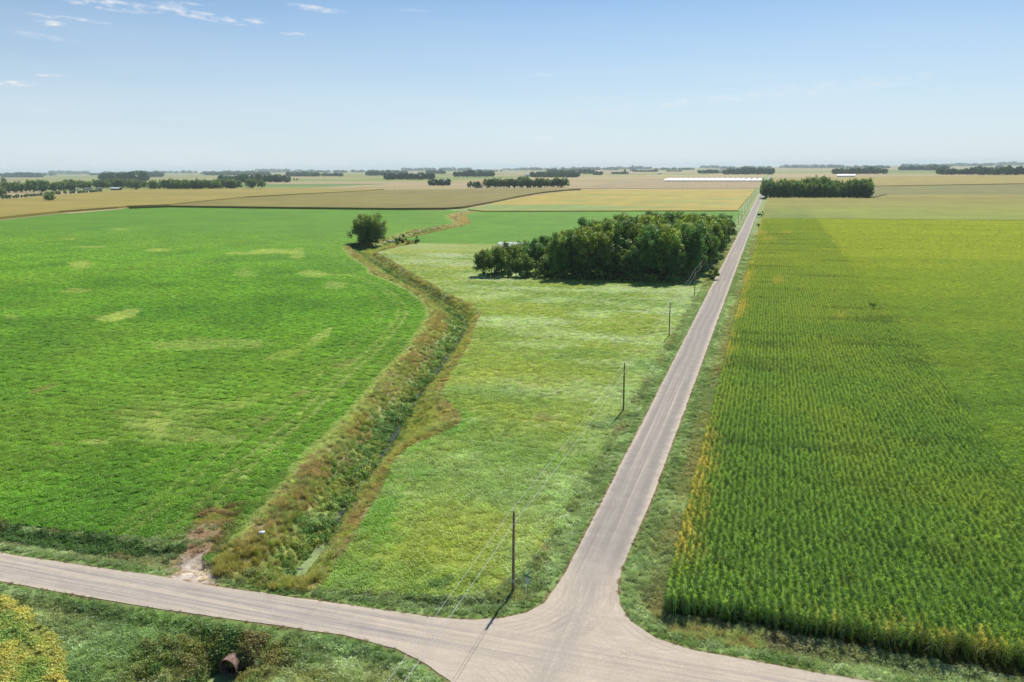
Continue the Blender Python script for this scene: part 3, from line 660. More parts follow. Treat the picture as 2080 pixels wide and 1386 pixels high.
def leafy(seed, n, rad, h, size, hole=0.):
    rng = np.random.default_rng(seed); r = rad*np.sqrt(rng.uniform(0, 1, n)); a = rng.uniform(0, 2*math.pi, n)
    x, y = r*np.cos(a), r*np.sin(a); top = h*(.55+.75*vn(x+50+seed, y+50, rad*.45, seed))
    z = top*rng.uniform(.35, 1., n)**.7
    nr = np.stack([rng.normal(0, .6, n), rng.normal(0, .6, n), np.full(n, .8)], 1)
    V, F = quads(np.stack([x, y, z], 1), nr, size, rng, 1.15)
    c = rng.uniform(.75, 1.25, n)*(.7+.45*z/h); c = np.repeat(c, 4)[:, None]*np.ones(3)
    return V, F, c
def blades(seed, n, rad, h, w, lean=.35, tip=None):
    rng = np.random.default_rng(seed); r = rad*np.sqrt(rng.uniform(0, 1, n)); a = rng.uniform(0, 2*math.pi, n)
    base = np.stack([r*np.cos(a), r*np.sin(a), np.zeros(n)], 1); hh = h*rng.uniform(.55, 1.2, n)
    d = np.stack([rng.normal(0, lean, n), rng.normal(0, lean, n), np.ones(n)], 1)
    s = rng.normal(size=(n, 3)); s[:, 2] = 0; s /= np.linalg.norm(s, axis=1, keepdims=True); s = s*w*.5
    m = base+d*(hh*.55)[:, None]; t = base+d*hh[:, None]; t[:, :2] += (d[:, :2]*hh[:, None])*.7; t[:, 2] *= .93
    V = np.stack([base-s*.7, base+s*.7, m+s, m-s, m-s, m+s, t+s*.25, t-s*.25], 1).reshape(-1, 3)
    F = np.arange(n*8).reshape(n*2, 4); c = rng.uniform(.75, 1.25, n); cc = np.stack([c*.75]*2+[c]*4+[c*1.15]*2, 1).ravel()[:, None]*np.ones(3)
    if tip is not None: cc = cc.reshape(n, 8, 3); cc[:, 6:] *= tip; cc = cc.reshape(-1, 3)
    return V, F, cc
def corn_plant(rng, x, y, h):
    parts = []; 
    st = np.array([[x-.02, y, 0], [x+.02, y, 0], [x+.015, y, h*.92], [x-.015, y, h*.92]]); parts.append((st, np.array([[0, 1, 2, 3]]), np.array((1., 1.05, .8))))
    a0 = rng.uniform(0, math.pi)
    for i in range(11):
        z = h*(.25+.66*i/10.); a = a0+(i % 2)*math.pi+rng.normal(0, .35); L = (.78-.02*i if i < 8 else .45)*rng.uniform(.7, 1.2); w = .08
        d = np.array([math.cos(a), math.sin(a), 0]); s = np.array([-math.sin(a), math.cos(a), 0])*w*.5; b = np.array([x, y, z])
        up = rng.uniform(.35, .7); p1 = b+d*L*.45+np.array([0, 0, L*up*.8]); p2 = b+d*L*.95+np.array([0, 0, L*(up*.8-.35)]) ; tw = np.array([0, 0, rng.normal(0, .02)])
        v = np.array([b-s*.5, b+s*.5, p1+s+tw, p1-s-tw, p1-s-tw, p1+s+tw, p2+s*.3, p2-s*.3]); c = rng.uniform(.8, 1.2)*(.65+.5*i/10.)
        q = rng.uniform(-.12, .25); parts.append((v, np.array([[0, 1, 2, 3], [4, 5, 6, 7]]), np.array((c*(1+q), c, c*(1-q*.5)))))
    for k in range(4):
        a = rng.uniform(0, 6.28); t = np.array([x, y, h*.9]); e = t+np.array([math.cos(a)*.13, math.sin(a)*.13, .28 if k else .36]); s = np.array([.018, .01, 0])
        parts.append((np.array([t-s, t+s, e+s, e-s]), np.array([[0, 1, 2, 3]]), np.array((1.9, 1.45, 1.9))))
    return parts
def corn_clump(seed, n=8, length=1.35):
    rng = np.random.default_rng(seed); P = []
    for i in range(n): P += corn_plant(rng, rng.normal(0, .11), (i+.5)/n*length-length/2+rng.normal(0, .03), 2.35*rng.uniform(.88, 1.08))
    return strip_mesh(P)
def proto_set(name, meshes, mat):
    c = bpy.data.collections.new(name)
    for i, (V, F, cc) in enumerate(meshes): c.objects.link(proto('%s_shape' % name, V, F, cc, mat))
    return c
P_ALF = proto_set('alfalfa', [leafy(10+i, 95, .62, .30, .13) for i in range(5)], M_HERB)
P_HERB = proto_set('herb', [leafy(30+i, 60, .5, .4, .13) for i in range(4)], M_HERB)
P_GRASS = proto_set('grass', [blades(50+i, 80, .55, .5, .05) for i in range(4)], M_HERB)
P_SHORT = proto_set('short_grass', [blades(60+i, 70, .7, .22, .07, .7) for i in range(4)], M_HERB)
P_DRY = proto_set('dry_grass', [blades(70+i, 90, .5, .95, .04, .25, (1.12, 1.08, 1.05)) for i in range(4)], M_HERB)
def bushy(seed, n, r, h, size):
    rng = np.random.default_rng(seed); d = rng.normal(size=(n, 3)); d[:, 2] = np.abs(d[:, 2]); d /= np.linalg.norm(d, axis=1, keepdims=True)
    q = rng.uniform(.55, 1., n)[:, None]*(.75+.5*vn(d[:, 0]*3+9, d[:, 1]*3+9, 1, seed))[:, None]
    cen = d*q*np.array([r, r, h]); V, F = quads(cen, d+rng.normal(0, .6, (n, 3)), size, rng, 1.1)
    c = np.repeat(rng.uniform(.7, 1.3, n)*(.75+.4*q[:, 0]), 4)[:, None]*np.ones(3); return V, F, c
P_BUSH = proto_set('weed', [bushy(80+i, 170, .8, 1.05, .16) for i in range(4)], M_HERB)
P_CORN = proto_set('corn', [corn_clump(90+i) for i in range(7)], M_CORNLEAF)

def scatter(name, pts, tint, coll, label, cat, scl, rot=None, zf=None, zscale=None):
    """points with a colour each, one plant shape set down on every point"""
    x, y = pts; n = len(x); z = zf(x, y) if zf is not None else np.full(n, .05)
    me = bpy.data.meshes.new(name); me.vertices.add(n); me.vertices.foreach_set('co', np.stack([x, y, z], 1).astype(np.float32).ravel())
    a = me.attributes.new('tint', 'FLOAT_COLOR', 'POINT'); c = np.ones((n, 4), np.float32); c[:, :3] = tint; a.data.foreach_set('color', c.ravel())
    if rot is None: rot = RNG.uniform(0, 2*math.pi, n)
    r = np.zeros((n, 3), np.float32); r[:, 2] = rot; a = me.attributes.new('turn', 'FLOAT_VECTOR', 'POINT'); a.data.foreach_set('vector', r.ravel())
    s = np.repeat(np.asarray(scl)[:, None], 3, 1).astype(np.float32) if np.ndim(scl) else np.full((n, 3), scl, np.float32)
    if zscale is not None: s[:, 2] *= zscale
    a = me.attributes.new('size', 'FLOAT_VECTOR', 'POINT'); a.data.foreach_set('vector', s.ravel())
    k = len(coll.objects); a = me.attributes.new('kindno', 'INT', 'POINT'); a.data.foreach_set('value', RNG.integers(0, k, n).astype(np.int32))
    o = bpy.data.objects.new(name, me); COL.objects.link(o)
    g = bpy.data.node_groups.new(name, 'GeometryNodeTree')
    g.interface.new_socket('Geometry', in_out='INPUT', socket_type='NodeSocketGeometry'); g.interface.new_socket('Geometry', in_out='OUTPUT', socket_type='NodeSocketGeometry')
    N, L = g.nodes, g.links; gi, go = N.new('NodeGroupInput'), N.new('NodeGroupOutput')
    ci = N.new('GeometryNodeCollectionInfo'); ci.inputs[0].default_value = coll; ci.inputs['Separate Children'].default_value = True; ci.inputs['Reset Children'].default_value = True
    ip = N.new('GeometryNodeInstanceOnPoints'); ip.inputs['Pick Instance'].default_value = True
    def na(nm, dt): q = N.new('GeometryNodeInputNamedAttribute'); q.data_type = dt; q.inputs[0].default_value = nm; return q.outputs[0]
    L.new(gi.outputs[0], ip.inputs['Points']); L.new(ci.outputs[0], ip.inputs['Instance']); L.new(na('kindno', 'INT'), ip.inputs['Instance Index'])
    L.new(na('turn', 'FLOAT_VECTOR'), ip.inputs['Rotation']); L.new(na('size', 'FLOAT_VECTOR'), ip.inputs['Scale']); L.new(ip.outputs[0], go.inputs[0])
    md = o.modifiers.new('scatter', 'NODES'); md.node_group = g
    return tag(o, label, cat, kind='stuff')
def sample(poly, dens_bands, margin=140.):
    """random points in poly, density falling smoothly with distance, only where some nearby camera could see them"""
    xs = [p[0] for p in poly]; ys = [p[1] for p in poly]; kx = [40.]+[b[0] for b in dens_bands]; ky = [dens_bands[0][1]]+[b[1] for b in dens_bands]; ky[-1] = 0.; X = []; Y = []
    for a in np.arange(min(ys), min(max(ys), kx[-1]), 15.):
        b = min(a+15., max(ys), kx[-1]); d = max(np.interp(a, kx, ky), np.interp(b, kx, ky)); x0, x1 = max(min(xs), -1.32*b-12), min(max(xs), .32*b+14); n = int((b-a)*max(x1-x0, 0)*d)
        if n > 0:
            x = RNG.uniform(x0, x1, n); y = RNG.uniform(a, b, n); px, py, w = to_px(x, y)
            ok = inpoly(x, y, poly) & (px > -margin) & (px < PW+margin) & (py < PH+margin) & (RNG.uniform(size=n) < np.interp(y, kx, ky)/d); X.append(x[ok]); Y.append(y[ok])
    return np.concatenate(X), np.concatenate(Y)
def jit(p, s): return p[0]+RNG.normal(0, s, len(p[0])), p[1]+RNG.normal(0, s, len(p[1]))
def keep(p, m): return p[0][m], p[1][m]

# alfalfa
p = sample(alf_poly, [(110, 2.3), (200, 1.3), (280, .75), (380, .35), (520, 0)]); g = inpoly(*p, dirt_poly) & (RNG.uniform(size=len(p[0])) < .7); p = keep(p, ~g)
c = col_alf(*p); lum = c.sum(1); pale = sm(c[:, 0]/c[:, 1], .55, .9)[:, None]; scatter('alfalfa_crop', p, c*np.interp(p[1], [70, 140, 320, 500], [1.25, 1.5, 1.6, 1.6])[:, None]*(np.array([1.24, .98, 1.1])*(1-pale)+np.array([.82, .82, .66])*pale), P_ALF, 'bright green alfalfa crop filling the big field left of the ditch', 'crop', RNG.uniform(.7, 1.15, len(p[0])), zscale=np.where(lum > .62, .45, 1.)*(1-.25*sm(p[1], 250, 380)))
# meadow
p = sample(mead_poly, [(100, 1.5), (180, .9), (260, .5), (340, .2), (420, 0)]); c = col_mead(*jit(p, .7))*RNG.uniform(.9, 1.1, len(p[0]))[:, None]
scatter('meadow_grass', p, mixc(c, c.mean(1, keepdims=True)*np.ones(3), np.full(len(c), .08))*1.42, P_SHORT, 'mown yellow green grass of the meadow between ditch and road', 'grass', RNG.uniform(.8, 1.3, len(p[0])))
q = sample(mead_poly, [(110, .14), (200, .08), (300, 0)]); m = fbm(q[0], q[1], 5, 901) > .55; q = keep(q, m); scatter('meadow_herb', q, col_mead(*q)*.95, P_HERB, 'scattered leafy herbs standing in the meadow grass', 'herbs', RNG.uniform(.5, 1., len(q[0])))
# verges
big = [(-190., 40.), (-190., 80.), (-60., 80.), (-40., 80.), (-30., 90.), (-24., 110.), (-24., 560.), (-7.5, 560.), (-7.5, 77.), (60., 77.), (60., 40.)]
def verge_pts(d):
    p = sample(big, [(90, d), (170, d*.6), (300, d*.35), (560, d*.15), (700, 0)])
    m = ~inpoly(*p, road_poly) & ~inpoly(*p, alf_poly) & ~inpoly(*p, mead_poly) & ~inpoly(*p, corn_poly) & ~inpoly(*p, ditch_poly) & ~inpoly(*p, soy_poly)
    m &= ~((np.abs(p[0]-culv_c[0]) < 1.7) & (p[1] < 59.5)); m &= ~(inpoly(*p, dirt_poly) & (RNG.uniform(size=len(m)) < .82))
    return keep(p, m)
p = verge_pts(4.0); dr = dline(*p, road_poly, True); c = col_verge(*jit(p, .5), dr)*RNG.uniform(.88, 1.12, len(dr))[:, None]; far = RNG.uniform(size=len(dr)) < .5
a = keep(p, far); scatter('verge_grass', a, mixc(c[far], c[far].mean(1, keepdims=True)*np.ones(3), np.full(far.sum(), .2))*1.36, P_GRASS, 'grey green grass on the road verges', 'grass', RNG.uniform(.55, 1., far.sum())*(.45+.55*sm(dr[far], .2, 1.5)), zf=lambda x, y: ground_z(x, y)-.02)
a = keep(p, ~far); scatter('verge_herb', a, mixc(c[~far], c[~far].mean(1, keepdims=True)*np.ones(3), np.full((~far).sum(), .2))*1.3, P_HERB, 'low leafy herbs mixed into the road verges', 'herbs', RNG.uniform(.6, 1.1, (~far).sum())*(.4+.6*sm(dr[~far], .2, 1.5)), zf=lambda x, y: ground_z(x, y)-.02)
# ditch banks
p = sample(ditch_poly, [(100, 3.4), (180, 2.0), (300, 1.0), (560, .5), (900, 0)]); t, west, dw, dee, db = ditch_frame(*p)
c = col_ditch(*jit(p, 1.3)); c = np.where((c.sum(1) < .16)[:, None], C['weed']*.8, c)*RNG.uniform(.85, 1.15, len(c))[:, None]; u = RNG.uniform(size=len(t)); dry = (np.where(west, t < .55, t < .5)) & (u < .8) & (db > 1.6); rest = ~dry & (db > np.where(west, np.where(p[1] < 82, .5, .0), np.where(p[1] < 82, .7, .4)))
scatter('bank_grass', keep(p, dry), c[dry]*1.3*np.array([.98, 1.03, 1.0]), P_DRY, 'brown and olive tall dry grass on the ditch banks', 'grass', RNG.uniform(.55, 1.05, dry.sum())*(.5+.5*sm(np.minimum(dw, dee)[dry], 0, 1.5)), zf=lambda x, y: ground_z(x, y)-.03)
hb = rest & ~west; scatter('bank_herb', keep(p, hb), c[hb]*1.25, P_GRASS, 'light yellow green grass on the right slope of the ditch', 'grass', RNG.uniform(.6, 1.1, hb.sum()), zf=lambda x, y: ground_z(x, y)-.03)
wb = rest & west & (u < .75); k = sm(t[wb], .6, .95)
scatter('ditch_weeds', keep(p, wb), mixc(c[wb], C['verge_d']*.9, .55*k*sm(vn(*keep(p, wb), 2.2, 78), .3, .8))*1.2, P_BUSH, 'green bushy weeds crowding the left slope above the water', 'weeds', RNG.uniform(.4, .75, wb.sum())+.75*k*sm(vn(*keep(p, wb), 3.5, 77), .3, .8), zf=lambda x, y: ground_z(x, y)-.05)
# rank weeds round the culvert and in the side ditch
def weeds(n, fx, fy, keepf, col, s):
    x = RNG.uniform(*fx, n); y = RNG.uniform(*fy, n); m = keepf(x, y) & ~inpoly(x, y, road_poly) & (dline(x, y, road_poly, True) > 1.); return x[m], y[m]
x, y = weeds(1500, (-57, -34), (42, 59.6), lambda x, y: (np.hypot((x-culv_c[0])/7., (y-54.5)/5.) < 1.15) & (np.abs(x-culv_c[0]) > 1.5+.6*vn(x, y, 1.5, 2)) & (fbm(x, y, 3, 5) > .38), None, None)
x2, y2 = weeds(420, (-49.5, -45), (57.3, 59.4), lambda x, y: x < 99, None, None); x = np.append(x, x2); y = np.append(y, y2)
cc = mixc(C['weed']*.8, C['weed_y']*.85, sm(fbm(x, y, 1.5, 3), .4, .7)); cc = mixc(cc, mixc(C['brown'], C['olive'], vn(x, y, 1, 3))*.8, .8*sm(fbm(x, y, 5, 13), .5, .7))
scatter('culvert_weeds', (x, y), cc*1.1, P_BUSH, 'dark rank weeds surrounding the mouth of the road culvert', 'weeds', RNG.uniform(.5, 1., len(x)), zf=lambda x, y: ground_z(x, y)-.05)
x, y = weeds(1400, (-100, -65.5), (68.2, 74.4), lambda x, y: (np.abs(y-(70.9+.0417*(x+72))) < 1.9) & (fbm(x/1.6, y, 3.5, 25) > .46), None, None)
cc = mixc(C['verge_d'], C['weed']*.8, vn(x, y, 2, 3)); cc = mixc(cc, C['brown'], .6*sm(fbm(x, y, 3, 33), .5, .65))
scatter('side_ditch_weeds', (x, y), cc*1.05, P_BUSH, 'dark tangled weeds in the side ditch left of the farm track', 'weeds', RNG.uniform(.45, .9, len(x)), zf=lambda x, y: ground_z(x, y)-.05)
# pale plumed grass in front of the corn and olive tussocks at the pole
x = RNG.uniform(-7., 1.5, 90); y = 72.9+.05*x+RNG.normal(0, .6, 90); x3, y3 = RNG.normal(-24.2, 1.3, 120), RNG.normal(74.6, .7, 120); x = np.append(x, x3); y = np.append(y, y3); m = dline(x, y, road_poly, True) > 1.; x, y = x[m], y[m]
cc = mixc(C['verge_pale'], C['tan'], RNG.uniform(0, 1, len(x))); scatter('tall_grass', (x, y), cc*RNG.uniform(.9, 1.3, len(x))[:, None], P_DRY, 'tall olive grass tussocks by the corner pole and before the corn', 'grass', np.where(x < -15, RNG.uniform(.25, .5, len(x)), RNG.uniform(.5, .95, len(x))), zf=lambda x, y: ground_z(x, y)-.02)
# soybeans
p = sample(soy_poly, [(90, 4.8), (200, 0)]); scatter('soybean_crop', p, col_soy(*p)*1.2, P_HERB, 'yellowing soybean crop in the lower left corner', 'crop', RNG.uniform(.75, 1.1, len(p[0])), zscale=1.)
# corn, row by row
def corn():
    X = []; Y = []; R = []
    xs = np.arange(-8.0, 35., .76)
    for xr in xs:
        ys = np.arange(75.6+RNG.uniform(0, .6), 700., 1.2); X.append(np.full(len(ys), xr)); Y.append(ys); R.append(np.where(RNG.uniform(size=len(ys)) < .5, 0., math.pi))
    for yr in np.arange(74.4, 700., .76):
        x1 = min(.32*yr+12, 250.); x0 = 35.3
        if x1 <= x0: continue
        xx = np.arange(x0+RNG.uniform(0, .6), x1, 1.25); X.append(xx); Y.append(np.full(len(xx), yr)); R.append(np.where(RNG.uniform(size=len(xx)) < .5, math.pi/2, -math.pi/2))
    X, Y, R = map(np.concatenate, (X, Y, R)); px, py, w = to_px(X, Y, 1.5); ok = (px < PW+160) & (py < PH+160) & inpoly(X, Y, corn_poly)
    ok &= ~((np.hypot((X-31.5)/1.2, (Y-268.)/4.) < 1))
    ok &= RNG.uniform(size=len(X)) < np.where(Y > 450, .7, 1.)
    X, Y, R = X[ok], Y[ok], R[ok]; X = X+RNG.normal(0, .09, len(X)); Y = Y+RNG.normal(0, .09, len(Y)); c = col_corn(X+RNG.normal(0, .8, len(X)), Y+RNG.normal(0, .8, len(X)))*RNG.uniform(.9, 1.1, len(X))[:, None]
    s = RNG.uniform(.93, 1.05, len(X))*(.94+.1*fbm(X, Y, 9, 8)); R = R+RNG.normal(0, .16, len(R))
    scatter('corn_crop', (X, Y), c*1.3, P_CORN, 'tall green corn crop right of the gravel road', 'crop', s, rot=R, zf=lambda x, y: np.zeros_like(x)+.02)
    print('corn clumps', len(X))
corn()

# ------------------------------------------------------------------ trees
def crown_mesh(seed, h, r, z0, n, size, nb=26, yellow=0., taper=.0):
    rng = np.random.default_rng(seed); hz = (h-z0)/2; blobs = []
    for i in range(nb):
        d = rng.normal(size=3); d /= np.linalg.norm(d); q = rng.uniform(.3, .93)
        c = d*q*np.array([r, r, hz]); k = (c[2]/hz+1)/2; c[:2] *= 1-taper*k
        blobs.append((c[0]+rng.normal(0, .06*r), c[1]+rng.normal(0, .06*r), z0+hz+c[2], rng.uniform(.13, .27)*r))
    w = np.array([b[3]**2 for b in blobs]); idx = rng.choice(nb, n, p=w/w.sum()); B = np.array(blobs)[idx]
    d = rng.normal(size=(n, 3)); d /= np.linalg.norm(d, axis=1, keepdims=True); d[:, 2] = d[:, 2]*.9+.1
    q = rng.uniform(.45, 1.25, n)[:, None]; cen = B[:, :3]+d*q*B[:, 3:4]*np.array([1., 1., 1.25])
    cen[:, 2] = np.maximum(cen[:, 2], max(z0*.45, .3)+rng.uniform(0, .6, n))
    V, F = quads(cen, d+rng.normal(0, .55, (n, 3))+np.array([0, 0, .25]), size, rng, 1.15)
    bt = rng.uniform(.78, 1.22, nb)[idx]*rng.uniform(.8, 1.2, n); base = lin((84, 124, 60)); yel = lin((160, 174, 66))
    up = np.clip((cen[:, 2]-z0)/(h-z0), 0, 1); f = np.clip(yellow*(rng.uniform(0, 1, nb)[idx]*.6+1.1*up-.4), 0, 1)  # random yellowing per blob, stronger upward to paint sunlit tops into the colour
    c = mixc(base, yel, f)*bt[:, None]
    return V, F, np.repeat(c, 4, 0), blobs
def trunk_mb(seed, h, r, blobs, rt):
    rng = np.random.default_rng(seed+500); b = MB(); top = h*.62; lean = rng.normal(0, .03*h, 2)
    b.tube([(0, 0, -.3), (0, 0, .3), (lean[0]*.4, lean[1]*.4, top*.5), (lean[0], lean[1], top)], [rt*1.35, rt, rt*.75, rt*.4], 7)
    for k in rng.choice(len(blobs), min(9, len(blobs)), replace=False):
        q = blobs[k]; t = rng.uniform(.25, .9); s = Vector((lean[0]*t, lean[1]*t, top*t)); e = Vector(q[:3])
        if e.z < s.z+.5: continue
        mid = (s+e)/2+Vector((0, 0, -.08*h)); b.tube([s, mid, e], [rt*.42, rt*.28, rt*.1], 5, caps=False)
    return b
TREE_LIB = {}
def tree_proto(key, seed, h, r, z0, n, size, rt=.28, nb=26, yellow=0., name='tree', taper=0., dark=1.):
    V, F, c, blobs = crown_mesh(seed, h, r, z0, n, size, nb, yellow, taper); c = c*dark
    cm = bpy.data.meshes.new('crown'); o = mesh_obj('crown', V, F, M_LEAF, cols=c); cm = o.data; bpy.data.objects.remove(o)
    t = trunk_mb(seed, h, r, blobs, rt).build('trunk', M_BARK, smooth=True); tm = t.data; bpy.data.objects.remove(t)
    TREE_LIB[key] = (cm, tm, h, name)
def plant_tree(key, x, y, h, label, group=None, cat='tree', z=0., wide=1.):
    cm, tm, h0, name = TREE_LIB[key]; s = h/h0
    e = empty(name, (x, y, z), RNG.uniform(0, 6.28)); e.scale = (s*wide, s*wide, s)
    for nm, m in (('trunk', tm), ('crown', cm)):
        o = bpy.data.objects.new(nm, m); COL.objects.link(o); o.parent = e
    return tag(e, label, cat, group)
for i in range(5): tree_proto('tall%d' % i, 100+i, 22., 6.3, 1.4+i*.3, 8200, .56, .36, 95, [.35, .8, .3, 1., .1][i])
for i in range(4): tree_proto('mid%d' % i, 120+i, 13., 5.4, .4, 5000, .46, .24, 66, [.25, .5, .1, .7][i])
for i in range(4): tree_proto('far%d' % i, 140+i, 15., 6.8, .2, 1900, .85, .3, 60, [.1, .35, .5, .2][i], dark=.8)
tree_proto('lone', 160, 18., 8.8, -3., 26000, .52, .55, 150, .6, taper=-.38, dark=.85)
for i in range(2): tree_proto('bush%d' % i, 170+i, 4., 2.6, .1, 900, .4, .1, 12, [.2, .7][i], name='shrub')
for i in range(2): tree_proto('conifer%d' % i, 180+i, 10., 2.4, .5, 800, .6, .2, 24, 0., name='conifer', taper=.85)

def nth(i):
    o = ['first','second','third','fourth','fifth','sixth','seventh','eighth','ninth','tenth','eleventh','twelfth','thirteenth','fourteenth','fifteenth','sixteenth','seventeenth','eighteenth','nineteenth']
    if i < 19: return o[i]
    t = ['twenty','thirty','forty'][(i+1)//10-2]; return t[:-1]+'ieth' if (i+1) % 10 == 0 else t+'-'+o[(i+1) % 10-1]
LONE = at(745, 495); plant_tree('lone', LONE[0], LONE[1]+3, 19.6, 'big round lone tree standing beside the ditch bend', wide=1.0)
# main grove
def grove():
    pts = []; 
    def ok(x, y, dmin): return all((x-a)**2+(y-b)**2 > dmin*dmin for a, b in pts)
    G1 = [(-117, 317), (-28, 322), (-25, 390), (-25, 515), (-75, 505), (-72, 380), (-95, 368), (-114, 340)]
    rng = np.random.default_rng(5); lab = 'tall broadleaf tree within the dense grove beside the gravel road'; grp = 'tall trees of the roadside grove'
    # front row first so the edge reads as closed
    for x in np.arange(-115, -27, 6.3): pts.append((x+rng.normal(0, .8), 319+.045*(x+117)+rng.normal(0, 1.2)))
    nfront = len(pts)
    tries = 0
    while tries < 5000 and len(pts) < 118:
        x, y = rng.uniform(-117, -25), rng.uniform(318, 515); tries += 1
        if inpoly(np.array([x]), np.array([y]), G1)[0] and ok(x, y, 7.6 if y < 400 else 9.5): pts.append((x, y))
    for i, (x, y) in enumerate(pts):
        hh = np.interp(x, [-118, -100, -88, -78, -60, -48, -25], [11.5, 14., 17., 22.5, 23.5, 24., 22.5])*rng.uniform(.9, 1.07)
        if i < nfront and rng.uniform() < .45: hh *= .62
        hh *= 1-.24*float(sm(y, 360, 480))
        if i < nfront: lb, gp = '%s tree from the left in the shaded front row of the roadside grove' % nth(i), 'front row trees of the roadside grove'
        elif x > -36: lb, gp = 'tall tree on the roadside edge of the dense grove', 'roadside edge trees of the grove'
        elif x < -78: lb, gp = 'lower tree in the left part of the grove near the white roofed barn', 'lower left trees of the grove'
        elif y < 380: lb, gp = 'tall tree close behind the front row of the dense grove', 'trees behind the front row of the grove'
        elif y < 440: lb, gp = 'tall yellow green topped tree in the middle of the dense grove', 'middle trees of the grove'
        else: lb, gp = 'tall tree at the back of the dense grove before the green field', 'back trees of the grove'
        plant_tree('tall%d' % rng.integers(5) if hh > 15 else 'mid%d' % rng.integers(4), x, y, hh, lb, gp)
    plant_tree('mid3', *at(1318, 560), 9.5, 'pale yellow green round tree at the front edge of the grove', wide=.9)
    for px, py, h, l in ((1447, 568, 4.6, 'low yellow green shrub at the grove corner beside the second pole from the trees'), (1452, 536, 5., 'dark shrub on the roadside edge of the grove nearest the front'), (1463, 512, 7., 'dark shrub on the roadside edge of the grove before the driveway'), (1481, 484, 9., 'tall dark shrub at the far roadside end of the grove, beyond the driveway'), (1471, 500, 7., 'leafy shrub on the roadside edge right before the driveway')):
        plant_tree('bush%d' % ('yellow' in l), *at(px, py), h, l, cat='shrub')
    for x in np.arange(-112, -30, 4.1):
        plant_tree('bush%d' % rng.integers(2), x+rng.normal(0, 1), 316.2+rng.normal(0, .7), rng.uniform(2.6, 4.6), '%s undergrowth shrub from the left along the shaded front edge of the grove' % nth(int(round((x+112)/4.1))), 'undergrowth shrubs of the roadside grove', 'shrub')
grove()
# second grove at the road
def grove2():
    rng = np.random.default_rng(9); n = 0; pts = []
    for x in np.arange(-9, 124, 8.2): pts.append((x+rng.normal(0, 1), 1161+rng.normal(0, 1.)))
    t = 0
    while len(pts) < 70 and t < 4000:
        x, y = rng.uniform(-9, 122), rng.uniform(1169, 1222); t += 1
        if all((x-a)**2+(y-b)**2 > 100 for a, b in pts): pts.append((x, y))
    for i, (x, y) in enumerate(pts): plant_tree('far%d' % rng.integers(4), x, y, rng.uniform(18.5, 28)*(1.15 if 45 < x < 80 and y > 1200 else 1.), '%s tree from the left in the front edge of the far dark tree block' % nth(i) if i < 17 else 'tree standing behind the front edge in the %s of the far dark tree block' % ['left third', 'middle', 'right third'][min(2, int((x+9)/44))], 'trees of the far roadside block', wide=.8)
grove2()
def belt(pxs, n, h, lab, grp, depth=10., seed=1, key='far', wide=1.):
    rng = np.random.default_rng(seed); L = [at(*p) for p in pxs]; seg = [math.dist(L[i], L[i+1]) for i in range(len(L)-1)]; T = sum(seg)
    for k in range(n):
        s = (k+.5+rng.uniform(-.3, .3))/n*T; i = 0
        while i < len(seg)-1 and s > seg[i]: s -= seg[i]; i += 1
        a, b = L[i], L[i+1]; q = s/seg[i]; r = rng.uniform(0, depth)
        plant_tree('%s%d' % (key, rng.integers(4 if key == 'far' else 2)), a[0]+(b[0]-a[0])*q, a[1]+(b[1]-a[1])*q+r, h*1.28*rng.uniform(.8, 1.15), (lab+', %s from the left' % nth(k)) if depth < 60 else lab, grp, wide=wide)
belt([(-60,395),(0,392.5),(70,390.5),(143,387.5)], 46, 19.5, 'tree in the left part of the long shelterbelt', 'trees of the long shelterbelt, left part', 60, 21, wide=1.3)
belt([(138,385),(200,383),(268,383)], 34, 18, 'tree around the farmhouses in the long shelterbelt', 'trees around the farmhouses in the shelterbelt', 90, 22, wide=1.3)
belt([(262,387),(330,386.5),(458,385.5)], 58, 18, 'tree in the right part of the long shelterbelt beyond the tan field', 'trees of the long shelterbelt, right part', 150, 23, wide=1.35)
belt([(2,406),(60,401),(110,396.5),(160,394),(206,391)], 34, 6., 'small young tree in the thin row before the shelterbelt', 'young trees of the thin row', 4, 24)
belt([(950,382.5),(975,382.5)], 5, 13, 'dark conifer left of the farmhouse at the far section road', 'conifers at the farmhouse', 8, 25, 'conifer', 1.5)
belt([(985,382.3),(1065,382.3),(1148,381.5)], 30, 16.5, 'tree in the row behind the olive field', 'trees in the row on the section road', 14, 26, wide=1.15)
belt([(1053,372),(1070,371)], 3, 18, 'tall tree rising behind the row on the far section road', 'tall trees behind the row', 10, 27, wide=1.2)
plant_tree('far0', *at(9, 373), 26, 'wide dark tree far left below the horizon wood', wide=1.1); plant_tree('mid0', *at(101, 410.5), 14.5, 'dark rounded tree standing alone in the tan field at far left', wide=1.5)
plant_tree('far2', *at(0, 403), 22, 'big tree cut off by the left edge before the shelterbelt', wide=1.2)
plant_tree('conifer0', *at(598, 368.5), 16, 'left one of two small conifers right of the far wood', wide=1.3); plant_tree('conifer1', *at(603.5, 368.5), 16, 'right one of two small conifers right of the far wood', wide=1.3)
plant_tree('far1', *at(1269, 353.2), 30, 'leaning tall tree alone in the fields below the horizon', wide=.7)
plant_tree('bush0', *at(815, 496), 6., 'dark upright shrub right of the lone tree'); plant_tree('bush1', *at(806, 499), 3., 'low brownish scrub in front of the upright shrub', cat='shrub')
plant_tree('bush0', *at(846, 495), 4.4, 'small dark shrub on the field line right of the ditch', cat='shrub'); plant_tree('bush1', *at(829, 497), 2.8, 'low tan scrub between two shrubs on the field line', cat='shrub')
plant_tree('bush0', *at(1546, 441), 5., 'dark shrub at the roadside corner of the corn', cat='shrub'); plant_tree('bush1', *at(1541, 462), 3., 'small scrub on the verge right of the road', cat='shrub')

